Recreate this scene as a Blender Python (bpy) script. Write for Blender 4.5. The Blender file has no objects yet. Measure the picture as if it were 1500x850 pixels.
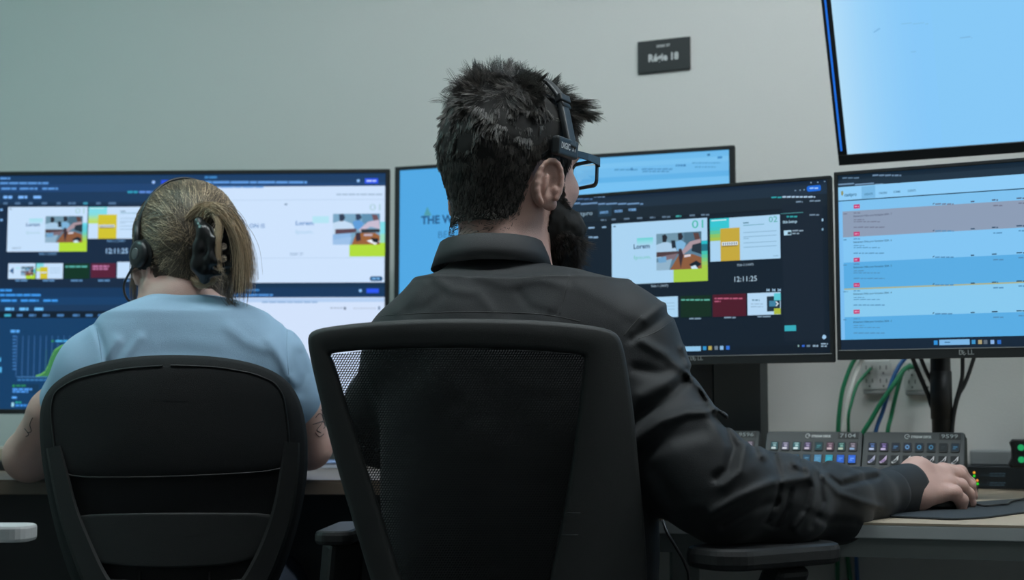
import bpy, bmesh, math, random
import numpy as np
from mathutils import Vector, Matrix

# ------------------------------------------------------------------ camera
FPX = 2083.0
CAM = np.array([0.0, 0.0, 0.88])
PITCH = math.atan(175.0/FPX)
cam_d = bpy.data.cameras.new('camera'); cam = bpy.data.objects.new('camera', cam_d)
bpy.context.scene.collection.objects.link(cam)
cam.location = CAM; cam.rotation_euler = (math.pi/2+PITCH, 0, 0)
cam_d.sensor_width = 36.0; cam_d.lens = FPX*36.0/1500.0
cam_d.dof.use_dof = True; cam_d.dof.focus_distance = 1.95; cam_d.dof.aperture_fstop = 5.2
cam_d.clip_start = 0.02
bpy.context.scene.camera = cam
vs = bpy.context.scene.view_settings
bpy.context.scene.display_settings.display_device = 'sRGB'
vs.view_transform = 'Standard'; vs.look = 'None'; vs.gamma = 1.0; vs.exposure = 0.0
vs.use_curve_mapping = False
world = bpy.data.worlds.new('world'); bpy.context.scene.world = world
world.use_nodes = True
world.node_tree.nodes['Background'].inputs[0].default_value = (0.02, 0.024, 0.026, 1)
world.node_tree.nodes['Background'].inputs[1].default_value = 1.0
# ceiling lamps: (x, y, width, depth, strength, colour)
LAMPS = [(0.95, 1.75, 1.2, 0.30, 23.5, (0.90, 0.975, 1.0)),
         (-0.55, 1.75, 1.2, 0.30, 16.5, (0.88, 0.98, 1.0)),
         (-2.1, 2.3, 0.9, 0.30, 19.0, (0.50, 1.0, 0.98)),  # added unseen panel that gives the left of the wall its teal tint
         (0.2, -0.6, 1.2, 0.30, 4.5, (0.95, 0.98, 1.0))]
SCREEN_GAIN = 1.0

C = bpy.context.scene.collection
PI = math.pi
def R(a): return math.radians(a)
cp, sp = math.cos(PITCH), math.sin(PITCH)
FW = np.array([0, cp, sp]); UPV = np.array([0, -sp, cp]); RT = np.array([1.0, 0, 0])
def ray(px, py):
    return FW + (px-750)/FPX*RT + (425-py)/FPX*UPV
def P(px, py, d):
    r = ray(px, py); return Vector(CAM + r*(d/r[1]))
def PN(px, py, d): return np.array(P(px, py, d))
def topx(p):
    q = p - CAM
    z = q@FW
    return 750 + FPX*(q@RT)/z, 425 - FPX*(q@UPV)/z

# ------------------------------------------------------------------ materials
def lin(h):
    h = h.lstrip('#'); o = []
    for i in (0, 2, 4):
        c = int(h[i:i+2], 16)/255.0
        o.append(c/12.92 if c <= 0.04045 else ((c+0.055)/1.055)**2.4)
    return tuple(o)
MC = {}
def mat(name, col, rough=0.5, metal=0.0, bump=0.0, bscale=200.0, var=0.0, vscale=8.0, spec=0.5, sheen=0.0, sss=0.0, coat=0.0, alpha=1.0, trans=0.0):
    if name in MC: return MC[name]
    m = bpy.data.materials.new(name); m.use_nodes = True
    nt = m.node_tree; b = nt.nodes['Principled BSDF']
    c = lin(col) if isinstance(col, str) else col
    b.inputs['Base Color'].default_value = (*c, 1); b.inputs['Roughness'].default_value = rough
    b.inputs['Metallic'].default_value = metal; b.inputs['Specular IOR Level'].default_value = spec
    if sheen: b.inputs['Sheen Weight'].default_value = sheen; b.inputs['Sheen Roughness'].default_value = 0.5
    if coat: b.inputs['Coat Weight'].default_value = coat
    if trans: b.inputs['Transmission Weight'].default_value = trans
    if sss:
        b.inputs['Subsurface Weight'].default_value = sss; b.inputs['Subsurface Radius'].default_value = (0.012, 0.005, 0.003)
        b.inputs['Subsurface Scale'].default_value = 1.0
    tc = nt.nodes.new('ShaderNodeTexCoord')
    if var:
        n = nt.nodes.new('ShaderNodeTexNoise'); n.inputs['Scale'].default_value = vscale; n.inputs['Detail'].default_value = 5
        nt.links.new(tc.outputs['Object'], n.inputs['Vector'])
        mx = nt.nodes.new('ShaderNodeMix'); mx.data_type = 'RGBA'
        mx.inputs[6].default_value = (*[x*(1-var) for x in c], 1); mx.inputs[7].default_value = (*[min(1, x*(1+var)) for x in c], 1)
        nt.links.new(n.outputs['Fac'], mx.inputs[0]); nt.links.new(mx.outputs[2], b.inputs['Base Color'])
    if bump:
        n2 = nt.nodes.new('ShaderNodeTexNoise'); n2.inputs['Scale'].default_value = bscale; n2.inputs['Detail'].default_value = 3
        nt.links.new(tc.outputs['Object'], n2.inputs['Vector'])
        bp = nt.nodes.new('ShaderNodeBump'); bp.inputs['Strength'].default_value = bump; bp.inputs['Distance'].default_value = 0.002
        nt.links.new(n2.outputs['Fac'], bp.inputs['Height']); nt.links.new(bp.outputs['Normal'], b.inputs['Normal'])
    MC[name] = m; return m
def emat(col, gain=None):
    k = 'screen_light_'+col.lstrip('#')
    if k in MC: return MC[k]
    m = bpy.data.materials.new(k); m.use_nodes = True
    b = m.node_tree.nodes['Principled BSDF']
    b.inputs['Base Color'].default_value = (0.004, 0.005, 0.006, 1); b.inputs['Roughness'].default_value = 0.5
    b.inputs['Specular IOR Level'].default_value = 0.25
    b.inputs['Emission Color'].default_value = (*lin(col), 1)
    b.inputs['Emission Strength'].default_value = SCREEN_GAIN if gain is None else gain
    MC[k] = m; return m
def lamp_mat(name, col, s):
    m = bpy.data.materials.new(name); m.use_nodes = True
    b = m.node_tree.nodes['Principled BSDF']
    b.inputs['Emission Color'].default_value = (*col, 1); b.inputs['Emission Strength'].default_value = s
    return m
M_BLK = mat('black_plastic', (0.012, 0.013, 0.014), 0.45, bump=0.15, bscale=900, var=0.12, vscale=40)
M_BEZ = mat('bezel_plastic', (0.010, 0.013, 0.015), 0.5, var=0.1)
M_CHAIRDK = mat('chair_plastic_dark', (0.010, 0.0115, 0.012), 0.55, bump=0.35, bscale=1500, var=0.1, vscale=60)
M_CHAIRPL = mat('chair_plastic', (0.021, 0.0235, 0.0235), 0.55, bump=0.35, bscale=1500, var=0.1, vscale=60)
M_CHAIRFAB = mat('chair_fabric', (0.008, 0.009, 0.010), 0.9, bump=0.6, bscale=1300, var=0.2, vscale=200)
M_DARK = mat('dark_grey_metal', (0.030, 0.036, 0.038), 0.55, var=0.08)
M_WALL = mat('wall_paint', (0.70, 0.695, 0.68), 0.85, bump=0.15, bscale=260, var=0.015, vscale=2)
M_CEIL = mat('ceiling_paint', (0.5, 0.5, 0.5), 0.9, var=0.02)
M_FLOOR = mat('floor_carpet', (0.03, 0.033, 0.036), 0.95, bump=0.5, bscale=400, var=0.25, vscale=90)
M_EDGE = mat('desk_edge_grey', (0.46, 0.50, 0.505), 0.5, var=0.04)
M_APRON = mat('desk_apron_grey', (0.20, 0.225, 0.22), 0.55, var=0.05)
M_WHITE = mat('white_plastic', (0.55, 0.57, 0.58), 0.4, var=0.03)
M_PRINT = mat('white_print', (0.62, 0.64, 0.65), 0.5)
M_LOGO = mat('silver_logo', (0.35, 0.37, 0.38), 0.35, metal=0.3)
M_TAN = mat('chair_chrome', (0.2, 0.2, 0.21), 0.3, metal=1.0)

def wood(name, a, b):
    m = bpy.data.materials.new(name); m.use_nodes = True; nt = m.node_tree; bs = nt.nodes['Principled BSDF']
    tc = nt.nodes.new('ShaderNodeTexCoord'); mp = nt.nodes.new('ShaderNodeMapping'); mp.inputs['Scale'].default_value = (3, 40, 3)
    n = nt.nodes.new('ShaderNodeTexNoise'); n.inputs['Scale'].default_value = 3; n.inputs['Detail'].default_value = 6
    cr = nt.nodes.new('ShaderNodeMix'); cr.data_type = 'RGBA'; cr.inputs[6].default_value = (*a, 1); cr.inputs[7].default_value = (*b, 1)
    nt.links.new(tc.outputs['Object'], mp.inputs[0]); nt.links.new(mp.outputs[0], n.inputs['Vector'])
    nt.links.new(n.outputs['Fac'], cr.inputs[0]); nt.links.new(cr.outputs[2], bs.inputs['Base Color']); bs.inputs['Roughness'].default_value = 0.45
    return m
M_WOOD = wood('pale_wood', (0.36, 0.29, 0.21), (0.46, 0.385, 0.29))
M_WOOD2 = wood('brown_wood', (0.10, 0.075, 0.055), (0.15, 0.115, 0.085))

# ------------------------------------------------------------------ objects
def tag(o, label=None, cat=None, group=None, kind=None):
    if label: o['label'] = label
    if cat: o['category'] = cat
    if group: o['group'] = group
    if kind: o['kind'] = kind
    return o
def empty(name, loc, label=None, cat=None, group=None, rz=0.0):
    o = bpy.data.objects.new(name, None); C.objects.link(o); o.location = loc; o.rotation_euler = (0, 0, rz)
    o.empty_display_size = 0.05
    tag(o, label, cat, group); UPD.append(o); return o
UPD = []
def wm(o):
    m = Matrix.Translation(o.location) @ o.rotation_euler.to_matrix().to_4x4()
    return (wm(o.parent) @ o.matrix_parent_inverse @ m) if o.parent else m
def obj(name, me, m=None, parent=None, world=True, smooth=False, label=None):
    """me: bmesh or mesh in WORLD coordinates when world=True (moved under the parent), else parent-local."""
    if isinstance(me, bmesh.types.BMesh):
        d = bpy.data.meshes.new(name); me.normal_update(); me.to_mesh(d); me.free(); me = d
    if m is not None:
        ms = m if isinstance(m, (list, tuple)) else [m]
        if len(me.materials) == 0:
            for q in ms: me.materials.append(q)
    if smooth: me.polygons.foreach_set('use_smooth', [True]*len(me.polygons))
    o = bpy.data.objects.new(name, me); C.objects.link(o)
    if parent is not None:
        if world: me.transform(wm(parent).inverted())
        o.parent = parent
    elif world and len(me.vertices):
        # origin at the mesh's base centre
        n = len(me.vertices); co = np.empty(n*3, np.float32); me.vertices.foreach_get('co', co); co = co.reshape(-1, 3)
        c = Vector(((co[:, 0].min()+co[:, 0].max())/2, (co[:, 1].min()+co[:, 1].max())/2, co[:, 2].min()))
        me.transform(Matrix.Translation(-c)); o.location = c
    if label: o['label'] = label
    return o
def npmesh(name, V, F, smooth=True, mats=None, midx=None):
    me = bpy.data.meshes.new(name)
    V = np.asarray(V, np.float32); F = np.asarray(F, np.int32)
    me.vertices.add(len(V)); me.vertices.foreach_set('co', V.ravel())
    k = F.shape[1]; me.loops.add(F.size); me.loops.foreach_set('vertex_index', F.ravel())
    me.polygons.add(len(F)); me.polygons.foreach_set('loop_start', np.arange(len(F), dtype=np.int32)*k)
    try: me.polygons.foreach_set('loop_total', np.full(len(F), k, np.int32))
    except Exception: pass
    if mats:
        for q in mats: me.materials.append(q)
    if midx is not None: me.polygons.foreach_set('material_index', np.asarray(midx, np.int32))
    me.polygons.foreach_set('use_smooth', np.full(len(F), smooth, bool))
    me.update(calc_edges=True); me.validate(); return me
def frame(o, x, y, z):
    return Matrix(((x[0], y[0], z[0], o[0]), (x[1], y[1], z[1], o[1]), (x[2], y[2], z[2], o[2]), (0, 0, 0, 1)))
def box(bm, lo, hi, M=None, bev=0.0, seg=2):
    b2 = bmesh.new(); r = bmesh.ops.create_cube(b2, size=1.0)
    lo = Vector(lo); hi = Vector(hi); c = (lo+hi)/2; s = hi-lo
    for v in b2.verts: v.co = Vector((v.co.x*s.x+c.x, v.co.y*s.y+c.y, v.co.z*s.z+c.z))
    if bev: bmesh.ops.bevel(b2, geom=b2.edges[:], offset=min(bev, 0.49*min(s)), segments=seg, profile=0.5, affect='EDGES')
    if M is not None: b2.transform(M)
    t = bpy.data.meshes.new('t'); b2.to_mesh(t); b2.free(); bm.from_mesh(t); bpy.data.meshes.remove(t)
def tube(bm, pts, r, sides=8, cap=True):
    pts = [Vector(p) for p in pts]; n = len(pts); rs = r if isinstance(r, (list, tuple)) else [r]*n
    up = Vector((0, 0, 1)); rings = []; prev = None
    for i, p in enumerate(pts):
        t = (pts[min(i+1, n-1)]-pts[max(i-1, 0)]).normalized()
        if prev is None:
            a = t.cross(up); a = a if a.length > 0.1 else t.cross(Vector((1, 0, 0)))
        else: a = prev - t*prev.dot(t)
        a.normalize(); prev = a; b = t.cross(a)
        rings.append([bm.verts.new(p+(a*math.cos(2*PI*k/sides)+b*math.sin(2*PI*k/sides))*rs[i]) for k in range(sides)])
    for i in range(n-1):
        for k in range(sides):
            f = bm.faces.new((rings[i][k], rings[i][(k+1) % sides], rings[i+1][(k+1) % sides], rings[i+1][k])); f.smooth = True
    if cap:
        bm.faces.new(rings[0][::-1]); bm.faces.new(rings[-1])
def spline(pts, n=8):
    pts = [Vector(p) for p in pts]; out = []
    for i in range(len(pts)-1):
        p0 = pts[max(i-1, 0)]; p1 = pts[i]; p2 = pts[i+1]; p3 = pts[min(i+2, len(pts)-1)]
        for k in range(n):
            t = k/n
            out.append(0.5*((2*p1)+(p2-p0)*t+(2*p0-5*p1+4*p2-p3)*t*t+(3*p1-3*p2+p3-p0)*t**3))
    out.append(pts[-1]); return out
def prism(bm, poly, z0, z1, M=None, bev=0.0):
    """poly: (x,y) outline, extruded along local z."""
    b2 = bmesh.new()
    vs_ = [b2.verts.new((x, y, z0)) for x, y in poly]; f = b2.faces.new(vs_)
    r = bmesh.ops.extrude_face_region(b2, geom=[f])
    for v in r['geom']:
        if isinstance(v, bmesh.types.BMVert): v.co.z = z1
    bmesh.ops.recalc_face_normals(b2, faces=b2.faces[:])
    if bev:
        bmesh.ops.bevel(b2, geom=[e for e in b2.edges if abs(e.verts[0].co.z-e.verts[1].co.z) < 1e-6], offset=bev, segments=2, profile=0.5, affect='EDGES')
    if M is not None: b2.transform(M)
    t = bpy.data.meshes.new('t'); b2.to_mesh(t); b2.free(); bm.from_mesh(t); bpy.data.meshes.remove(t)
def rrect(x0, y0, x1, y1, r, n=5):
    o = []
    for cx, cy, a in ((x1-r, y1-r, 0), (x0+r, y1-r, 90), (x0+r, y0+r, 180), (x1-r, y0+r, 270)):
        for k in range(n+1):
            t = R(a+90*k/n); o.append((cx+r*math.cos(t), cy+r*math.sin(t)))
    return o
_tc = {}
def text_geo(s, bold=0.0):
    k = (s, bold)
    if k in _tc: return _tc[k]
    cu = bpy.data.curves.new('t', 'FONT'); cu.body = s; cu.size = 1.0; cu.offset = bold; cu.resolution_u = 2
    o = bpy.data.objects.new('t', cu); me = bpy.data.meshes.new_from_object(o)
    V = [tuple(v.co) for v in me.vertices]; F = [tuple(p.vertices) for p in me.polygons]
    bpy.data.objects.remove(o); bpy.data.meshes.remove(me); bpy.data.curves.remove(cu)
    if V:
        xs = [v[0] for v in V]; x0 = min(xs); w = max(xs)-x0
        V = [(v[0]-x0, v[1]) for v in V]
    else: w = 0
    _tc[k] = (V, F, w); return _tc[k]
CAPH = 0.70
def text_mesh(name, s, M, cap, m, parent=None, width=None, align='l', bold=0.0, slant=0.0, thick=0.0004):
    V, F, w = text_geo(s, bold); k = cap/CAPH; kx = (width/w) if width else k
    off = 0 if align == 'l' else (-w*kx/2 if align == 'c' else -w*kx)
    bm = bmesh.new(); vs_ = [bm.verts.new((x*kx+off+slant*y*k, y*k, 0)) for x, y in V]
    for f in F:
        try: bm.faces.new([vs_[i] for i in f])
        except ValueError: pass
    r = bmesh.ops.extrude_face_region(bm, geom=bm.faces[:])
    for g in r['geom']:
        if isinstance(g, bmesh.types.BMVert): g.co.z += thick
    bmesh.ops.recalc_face_normals(bm, faces=bm.faces[:])
    bm.transform(M); return obj(name, bm, m, parent)

class Canvas:
    """flat picture on a plane: O top-left corner, ex right, ey up, size W x H (metres)."""
    def __init__(s, O, ex, ey, W, H):
        s.O = Vector(O); s.ex = Vector(ex); s.ey = Vector(ey); s.n = s.ex.cross(s.ey); s.W = W; s.H = H
        s.V = []; s.F = []; s.M = []; s.mats = []; s.k = 0; s.rnd = random.Random(5)
    def loc(s, px, py):
        r = Vector(ray(px, py)); c = Vector(CAM); t = (s.O-c).dot(s.n)/r.dot(s.n); q = c+r*t-s.O
        return q.dot(s.ex), -q.dot(s.ey), t
    def _m(s, col):
        m = emat(col)
        if m not in s.mats: s.mats.append(m)
        return s.mats.index(m)
    def lpoly(s, pts, col):
        s.k += 1; z = s.k*0.000005; b = len(s.V)
        for a, t in pts:
            a = min(max(a, 0), s.W); t = min(max(t, 0), s.H)
            s.V.append(s.O+s.ex*a-s.ey*t+s.n*z)
        s.F.append(tuple(range(b, len(s.V)))[::-1]); s.M.append(s._m(col))
    def lrect(s, a0, t0, a1, t1, col):
        if a1-a0 < 1e-5 or t1-t0 < 1e-5: return
        s.lpoly([(a0, t0), (a1, t0), (a1, t1), (a0, t1)], col)
    def rect(s, x0, y0, x1, y1, col):
        a0, t0, _ = s.loc(x0, y0); a1, t1, _ = s.loc(x1, y1); s.lrect(a0, t0, a1, t1, col)
    def poly(s, pts, col): s.lpoly([s.loc(*p)[:2] for p in pts], col)
    def band(s, x0, x1, y, h, col):
        """rect starting at pixel (x0,y) top-left, h px high, to pixel x1 (width measured along the row)."""
        a0, t0, _ = s.loc(x0, y); a1 = s.loc(x1, y)[0]; t1 = s.loc(x0, y+h)[1]; s.lrect(a0, t0, a1, t1, col)
    def text(s, x, y, cap, st, col, w=None, bold=0.0, align='l'):
        a, t, d = s.loc(x, y); V, F, tw = text_geo(st, bold); k = s.loc(x, y)[1]-s.loc(x, y-cap)[1]; k /= CAPH
        kx = k
        if w: kx = (s.loc(x+w, y)[0]-a)/tw
        if align == 'c': a -= tw*kx/2
        if align == 'r': a -= tw*kx
        s.k += 1; z = s.k*0.000005; b = len(s.V); mi = s._m(col)
        for q in V: s.V.append(s.O+s.ex*(a+q[0]*kx)-s.ey*(t-q[1]*k)+s.n*z)
        for f in F: s.F.append(tuple(b+i for i in f)); s.M.append(mi)
    def greek(s, x0, x1, y, h, col, lo=3, hi=9):
        """a line of text too small to read: a broken bar from pixel x0 to x1"""
        x = x0
        while x < x1-1:
            w = s.rnd.uniform(lo, hi); e = min(x+w, x1); s.band(x, e, y, h, col); x = e+1.2
    def build(s, name, parent):
        me = bpy.data.meshes.new(name); me.from_pydata([tuple(v) for v in s.V], [], s.F)
        for m in s.mats: me.materials.append(m)
        me.polygons.foreach_set('material_index', s.M); me.update()
        return obj(name, me, None, parent)

# ------------------------------------------------------------------ room
def WY(x): return 3.30-0.435*(x+0.27)
XL, XR, YB, ZC = -3.0, 2.3, -1.9, 2.75
def struct(name, bm, m, smooth=False):
    o = obj(name, bm, m, smooth=smooth); o['kind'] = 'structure'; return o
def slab(pts, z0, z1):
    bm = bmesh.new(); prism(bm, pts, z0, z1); return bm
foot = [(XL, YB), (XR, YB), (XR, WY(XR)), (XL, WY(XL))]
big = [(XL-.15, YB-.15), (XR+.15, YB-.15), (XR+.15, WY(XR)+.2), (XL-.15, WY(XL)+.2)]
struct('floor', slab(big, -0.1, 0.0), M_FLOOR)
struct('ceiling', slab(big, ZC, ZC+0.1), M_CEIL)
struct('wall_back', slab([(XL-.1, WY(XL-.1)), (XR+.1, WY(XR+.1)), (XR+.1, WY(XR+.1)+.12), (XL-.1, WY(XL-.1)+.12)], 0, ZC), M_WALL)
struct('wall_left', slab([(XL-.1, YB), (XL, YB), (XL, WY(XL)), (XL-.1, WY(XL))], 0, ZC), M_WALL)
struct('wall_right', slab([(XR, YB), (XR+.1, YB), (XR+.1, WY(XR)), (XR, WY(XR))], 0, ZC), M_WALL)
struct('wall_front', slab([(XL-.1, YB-.1), (XR+.1, YB-.1), (XR+.1, YB), (XL-.1, YB)], 0, ZC), M_WALL)
nlab = ['ceiling light panel above the right desk', 'ceiling light panel above the woman and the left desk', 'added unseen teal panel on the ceiling near the left wall, tinting it', 'ceiling light panel behind the camera']
for i, (x, y, w, d, s, col) in enumerate(LAMPS):
    t = empty('ceiling_light', (x, y, ZC-0.03), nlab[i], 'ceiling light')
    bm = bmesh.new()
    for a in ((-w/2-.02, -d/2-.02, w/2+.02, -d/2), (-w/2-.02, d/2, w/2+.02, d/2+.02), (-w/2-.02, -d/2, -w/2, d/2), (w/2, -d/2, w/2+.02, d/2)):
        box(bm, (a[0], a[1], 0), (a[2], a[3], 0.03))
    obj('light_frame', bm, M_WHITE, t, world=False)
    bm = bmesh.new(); box(bm, (-w/2, -d/2, 0.006), (w/2, d/2, 0.028))
    obj('diffuser', bm, lamp_mat('lamp_glow', col, s), t, world=False)
# ------------------------------------------------------------------ monitors
def axes(yaw, tilt=0.0):
    """screen axes: ex points right along the picture, ey up (leaning towards the viewer by tilt), n towards the viewer"""
    a = R(yaw); ex = Vector((math.cos(a), -math.sin(a), 0)); n0 = Vector((-math.sin(a), -math.cos(a), 0)); t = R(tilt)
    ey = Vector((0, 0, 1))*math.cos(t)+n0*math.sin(t); return ex, ey.normalized(), ex.cross(ey).normalized()
def monitor(name, label, cat, TL, yaw, W, H, bez, tilt=0.0, depth=0.035, edge_col=None, lip=False):
    """TL: top-left FRONT corner of the housing. bez=(side, top, bottom)."""
    ex, ey, n = axes(yaw, tilt)
    base = TL+ex*W/2-ey*H; root = empty(name, base, label, cat)
    M = frame(TL, ex, ey, n)
    s, tp, bt = bez
    bm = bmesh.new(); box(bm, (0, -H, -0.014), (W, 0, -0.0042), M, bev=0.003)
    box(bm, (W*.12, -H*.9, -depth-0.014), (W*.88, -H*.12, -0.012), M, bev=0.012)
    obj('housing', bm, M_BEZ, root)
    bm = bmesh.new()
    for a in ((0, -tp, W, 0), (0, -H, W, -H+bt), (0, -H+bt, s, -tp), (W-s, -H+bt, W, -tp)):
        box(bm, (a[0], a[1], -0.0042), (a[2], a[3], 0.0), M, bev=0.0008, seg=1)
    obj('bezel', bm, M_BEZ, root)
    if lip:
        bm = bmesh.new(); box(bm, (s*.5, -H+bt, 0.0), (W-s*.5, -H+bt+0.0012, 0.0009), M); obj('bezel_lip', bm, M_LOGO, root)
    cv = Canvas(TL+ex*s-ey*tp-n*0.0035, ex, ey, W-2*s, H-tp-bt)
    return root, cv, M, ex, ey, n
def dell(M, x, y, h, root):
    """the maker's mark on the chin: D, slanted E in a ring-less form, L L"""
    text_mesh('maker_logo', 'D', M @ Matrix.Translation((x, y, 0.0)), h, M_LOGO, root, bold=0.01)
    # joined as one part: letters E and LL
    o = root.children[-1] if root.children else None
def logo_word(M, x, y, h, root, w):
    V = []; bm = bmesh.new()
    def glyph(s, dx, rot=0.0, dy=0.0):
        Vt, F, tw = text_geo(s, 0.015); k = h/CAPH
        c, sn = math.cos(rot), math.sin(rot)
        vs_ = [bm.verts.new((x+dx+(vx*k)*c-(vy*k)*sn, y+dy+(vx*k)*sn+(vy*k)*c, 0.0005)) for vx, vy in Vt]
        for f in F:
            try: bm.faces.new([vs_[i] for i in f])
            except ValueError: pass
    glyph('D', 0); glyph('E', w*.335, R(38), -h*.18); glyph('L', w*.60); glyph('L', w*.82)
    bm.transform(M); obj('maker_logo', bm, M_LOGO, root)

NAVY = '#101e2e'
# --- monitor in front, right of the man
A3 = 27.8; BR3 = P(1222, 531, 2.45); W3 = 0.545; ex, ey, n = axes(A3)
H3 = (P(1221, 257, 2.45)-P(1222, 531, 2.45)).length
TL3 = BR3+ey*H3-ex*W3
m3, c, MM, ex, ey, n = monitor('monitor', 'black monitor with dark slide-show page and two large slides, right of the man', 'monitor', TL3, A3, W3, H3, (0.007, 0.006, 0.0145), lip=True)
c.lrect(0, 0, c.W, c.H, '#0c1b2a')
def row(y): return c.loc(1205, y)[1]
c.lrect(0, 0, c.W, row(270), '#15263a'); c.lrect(0, row(270), c.W, row(284), '#1a2c3e'); c.lrect(0, row(284), c.W, row(302), '#14222f')
c.lrect(0, row(302), c.W*.86, row(303.5), '#0a1420')
c.lrect(c.loc(1147, 400)[0], row(296), c.loc(1206, 400)[0], row(499), '#13202f')
c.lrect(0, row(505), c.W, c.H, '#0b1826')
c.greek(820, 868, 291, 2.0, '#4d6f9a'); c.greek(870, 886, 287.5, 2.0, '#6f8fb4', 4, 8)
c.greek(830, 942, 298, 2.2, '#6d93bd', 8, 26); c.band(876, 896, 301, 17, '#1d3548')
for x, y, w, s_ in ((879, 313.5, 12, 'EVENTS'), (900, 311.5, 12, 'ORDERS'), (921, 309.5, 11, 'FORMS')): c.text(x, y, 3.6, s_, '#7fb6ee', w=w, bold=0.02)
c.text(838, 317, 6, 'castpro', '#9ab8cc', w=30)
for i, x in enumerate((880, 896, 914, 933, 952, 970, 990, 1010, 1027)):
    c.greek(x, x+(12 if i in (5, 8) else 8), 321.5-(x-880)*.052, 2.4, '#3fa8a8' if i == 6 else '#60788f', 5, 9)
for x, y, w in ((862, 333, 9), (882, 332, 6), (862, 347, 14), (840, 336, 9), (838, 350, 15)): c.greek(x, x+w, y, 2.2, '#8fb4d6', 5, 9)
# window buttons and blue account pill
c.poly([(1184, 272.6), (1201, 271), (1202.5, 273), (1202.5, 277.5), (1201, 279.5), (1184, 281), (1182, 279), (1182, 274.5)], '#1668d8'); c.greek(1186, 1199, 275, 2, '#9ccaff', 4, 6)
for x, y in ((1187, 267), (1197, 266.3), (1207, 265.3), (1164, 278.5), (1171, 278), (1177, 277.4)): c.band(x, x+2, y, 1.6, '#7f9ab5')
c.greek(1130, 1145, 288.5, 2, '#2d9fa8', 4, 8); c.greek(1146, 1194, 287.5, 2.4, '#a8c4de', 4, 9)
c.greek(1166, 1176, 295, 2, '#7891a8', 5, 9); c.greek(1186, 1202, 293.6, 2, '#7891a8', 5, 9)
def slide1(c, x0, y0, x1, y1, big=True, num='01'):
    """slide with the words Lorem / Ipsum., a numeral, a photograph and lime / teal blocks, laid out in the slide's own units"""
    a0, t0, _ = c.loc(x0, y0); a1, t1, _ = c.loc(x1, y1); w, h = a1-a0, t1-t0
    pal = SLP[c.pal]
    def r(u0, v0, u1, v1, col): c.lrect(a0+u0*w, t0+v0*h, a0+u1*w, t0+v1*h, col)
    def pl(pts, col): c.lpoly([(a0+u*w, t0+v*h) for u, v in pts], col)
    def tx(u, v, cap, s_, col, bold=0.0, wid=None):
        V, F, tw = text_geo(s_, bold); k = cap*h/CAPH; kx = wid*w/tw if wid else k; c.k += 1; z = c.k*0.000005; b = len(c.V); mi = c._m(col)
        for q in V: c.V.append(c.O+c.ex*(a0+u*w+q[0]*kx)-c.ey*(t0+v*h-q[1]*k)+c.n*z)
        for f in F: c.F.append(tuple(b+i for i in f)); c.M.append(mi)
    r(0, 0, 1, 1, pal['page'])
    for i in range(6): r(.27, .26+i*.022, .44, .26+(i+1)*.022, pal['tealfade'][i])
    for i in range(8): r(.94, .36+i*.055, 1, .36+(i+1)*.055, pal['side'][i])
    r(.65, .80, 1, 1, pal['lime'])
    for i in range(3): r(.65, .80-.0+i*.01, .65+.35, .81+i*.01, pal['lime'])
    # photograph: people reaching hands over a wooden table
    X0, Y0, X1, Y1 = .475, .21, .94, .80; pw, ph = X1-X0, Y1-Y0
    def q(pts, col): pl([(X0+u*pw, Y0+v*ph) for u, v in pts], col)
    r(X0, Y0, X1, Y1, '#5b7f96')
    q([(0, 0), (.55, 0), (.55, .35), (0, .42)], '#6f93a8'); q([(.62, 0), (1, 0), (1, .5), (.62, .3)], '#4a6b80')
    q([(0, .3), (.2, .22), (.38, .3), (.46, .5), (.3, .62), (0, .66)], '#a9cbe6')
    q([(.13, .05), (.2, .02), (.25, .1), (.22, .24), (.14, .24)], '#20242e')
    q([(.48, .02), (.56, 0), (.6, .12), (.55, .22), (.49, .2)], '#2a2a35'); q([(.42, .25), (.55, .2), (.66, .3), (.6, .5), (.46, .5)], '#7db2d8')
    q([(.33, .2), (.42, .2), (.44, .4), (.35, .42)], '#1d2a38')
    q([(.82, .02), (.94, .04), (.97, .2), (.86, .22)], '#5a3f3c'); q([(.55, .52), (.75, .26), (.98, .2), (1, .5), (.8, .42), (.6, .6)], '#a8939c')
    q([(.8, .35), (1, .3), (1, .62), (.78, .52)], '#24323f')
    q([(0, .5), (.5, .5), (.5, .58), (0, .64)], '#4d3c40')
    q([(.3, 1), (.5, .6), (.8, .6), (1, .7), (1, 1)], '#8a5a3c'); q([(.1, .62), (.48, .56), (.4, .72), (.12, .82)], '#7b6a74')
    q([(0, .78), (.35, .7), (.28, 1), (0, 1)], '#8fb0c8'); q([(.03, .66), (.22, .62), (.22, .78), (.05, .8)], '#6fa3cc')
    q([(.5, .44), (.56, .44), (.6, .62), (.54, .98), (.5, .7)], '#3a2c34'); q([(.72, .88), (.88, .78), (1, .88), (.86, 1)], '#10202c'); q([(.76, .94), (.86, .9), (.92, 1), (.78, 1)], '#c9e2f2')
    q([(.62, .62), (.76, .6), (.76, .66), (.62, .68)], '#d8d0d8')
    if big:
        tx(.235, .43, .075, 'Lorem', '#133e66' if c.pal != 1 else '#2b5d93', 0.02, wid=.17)
        tx(.24, .60, .06, 'Ipsum.', '#6fc3b4' if c.pal == 3 else '#9cc8d8', 0, wid=.18)
        tx(.845, .155, .13, num, '#35b7a4' if c.pal == 3 else '#a5cfd6', 0.0, wid=.115)
        tx(.065, .935, .035, 'DIGIC', '#1f5570', 0.0, wid=.075); tx(.15, .935, .035, 'ST', '#1f5570', 0.0, wid=.03)
        r(.02, .035, .045, .055, '#2a4d66')
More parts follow.
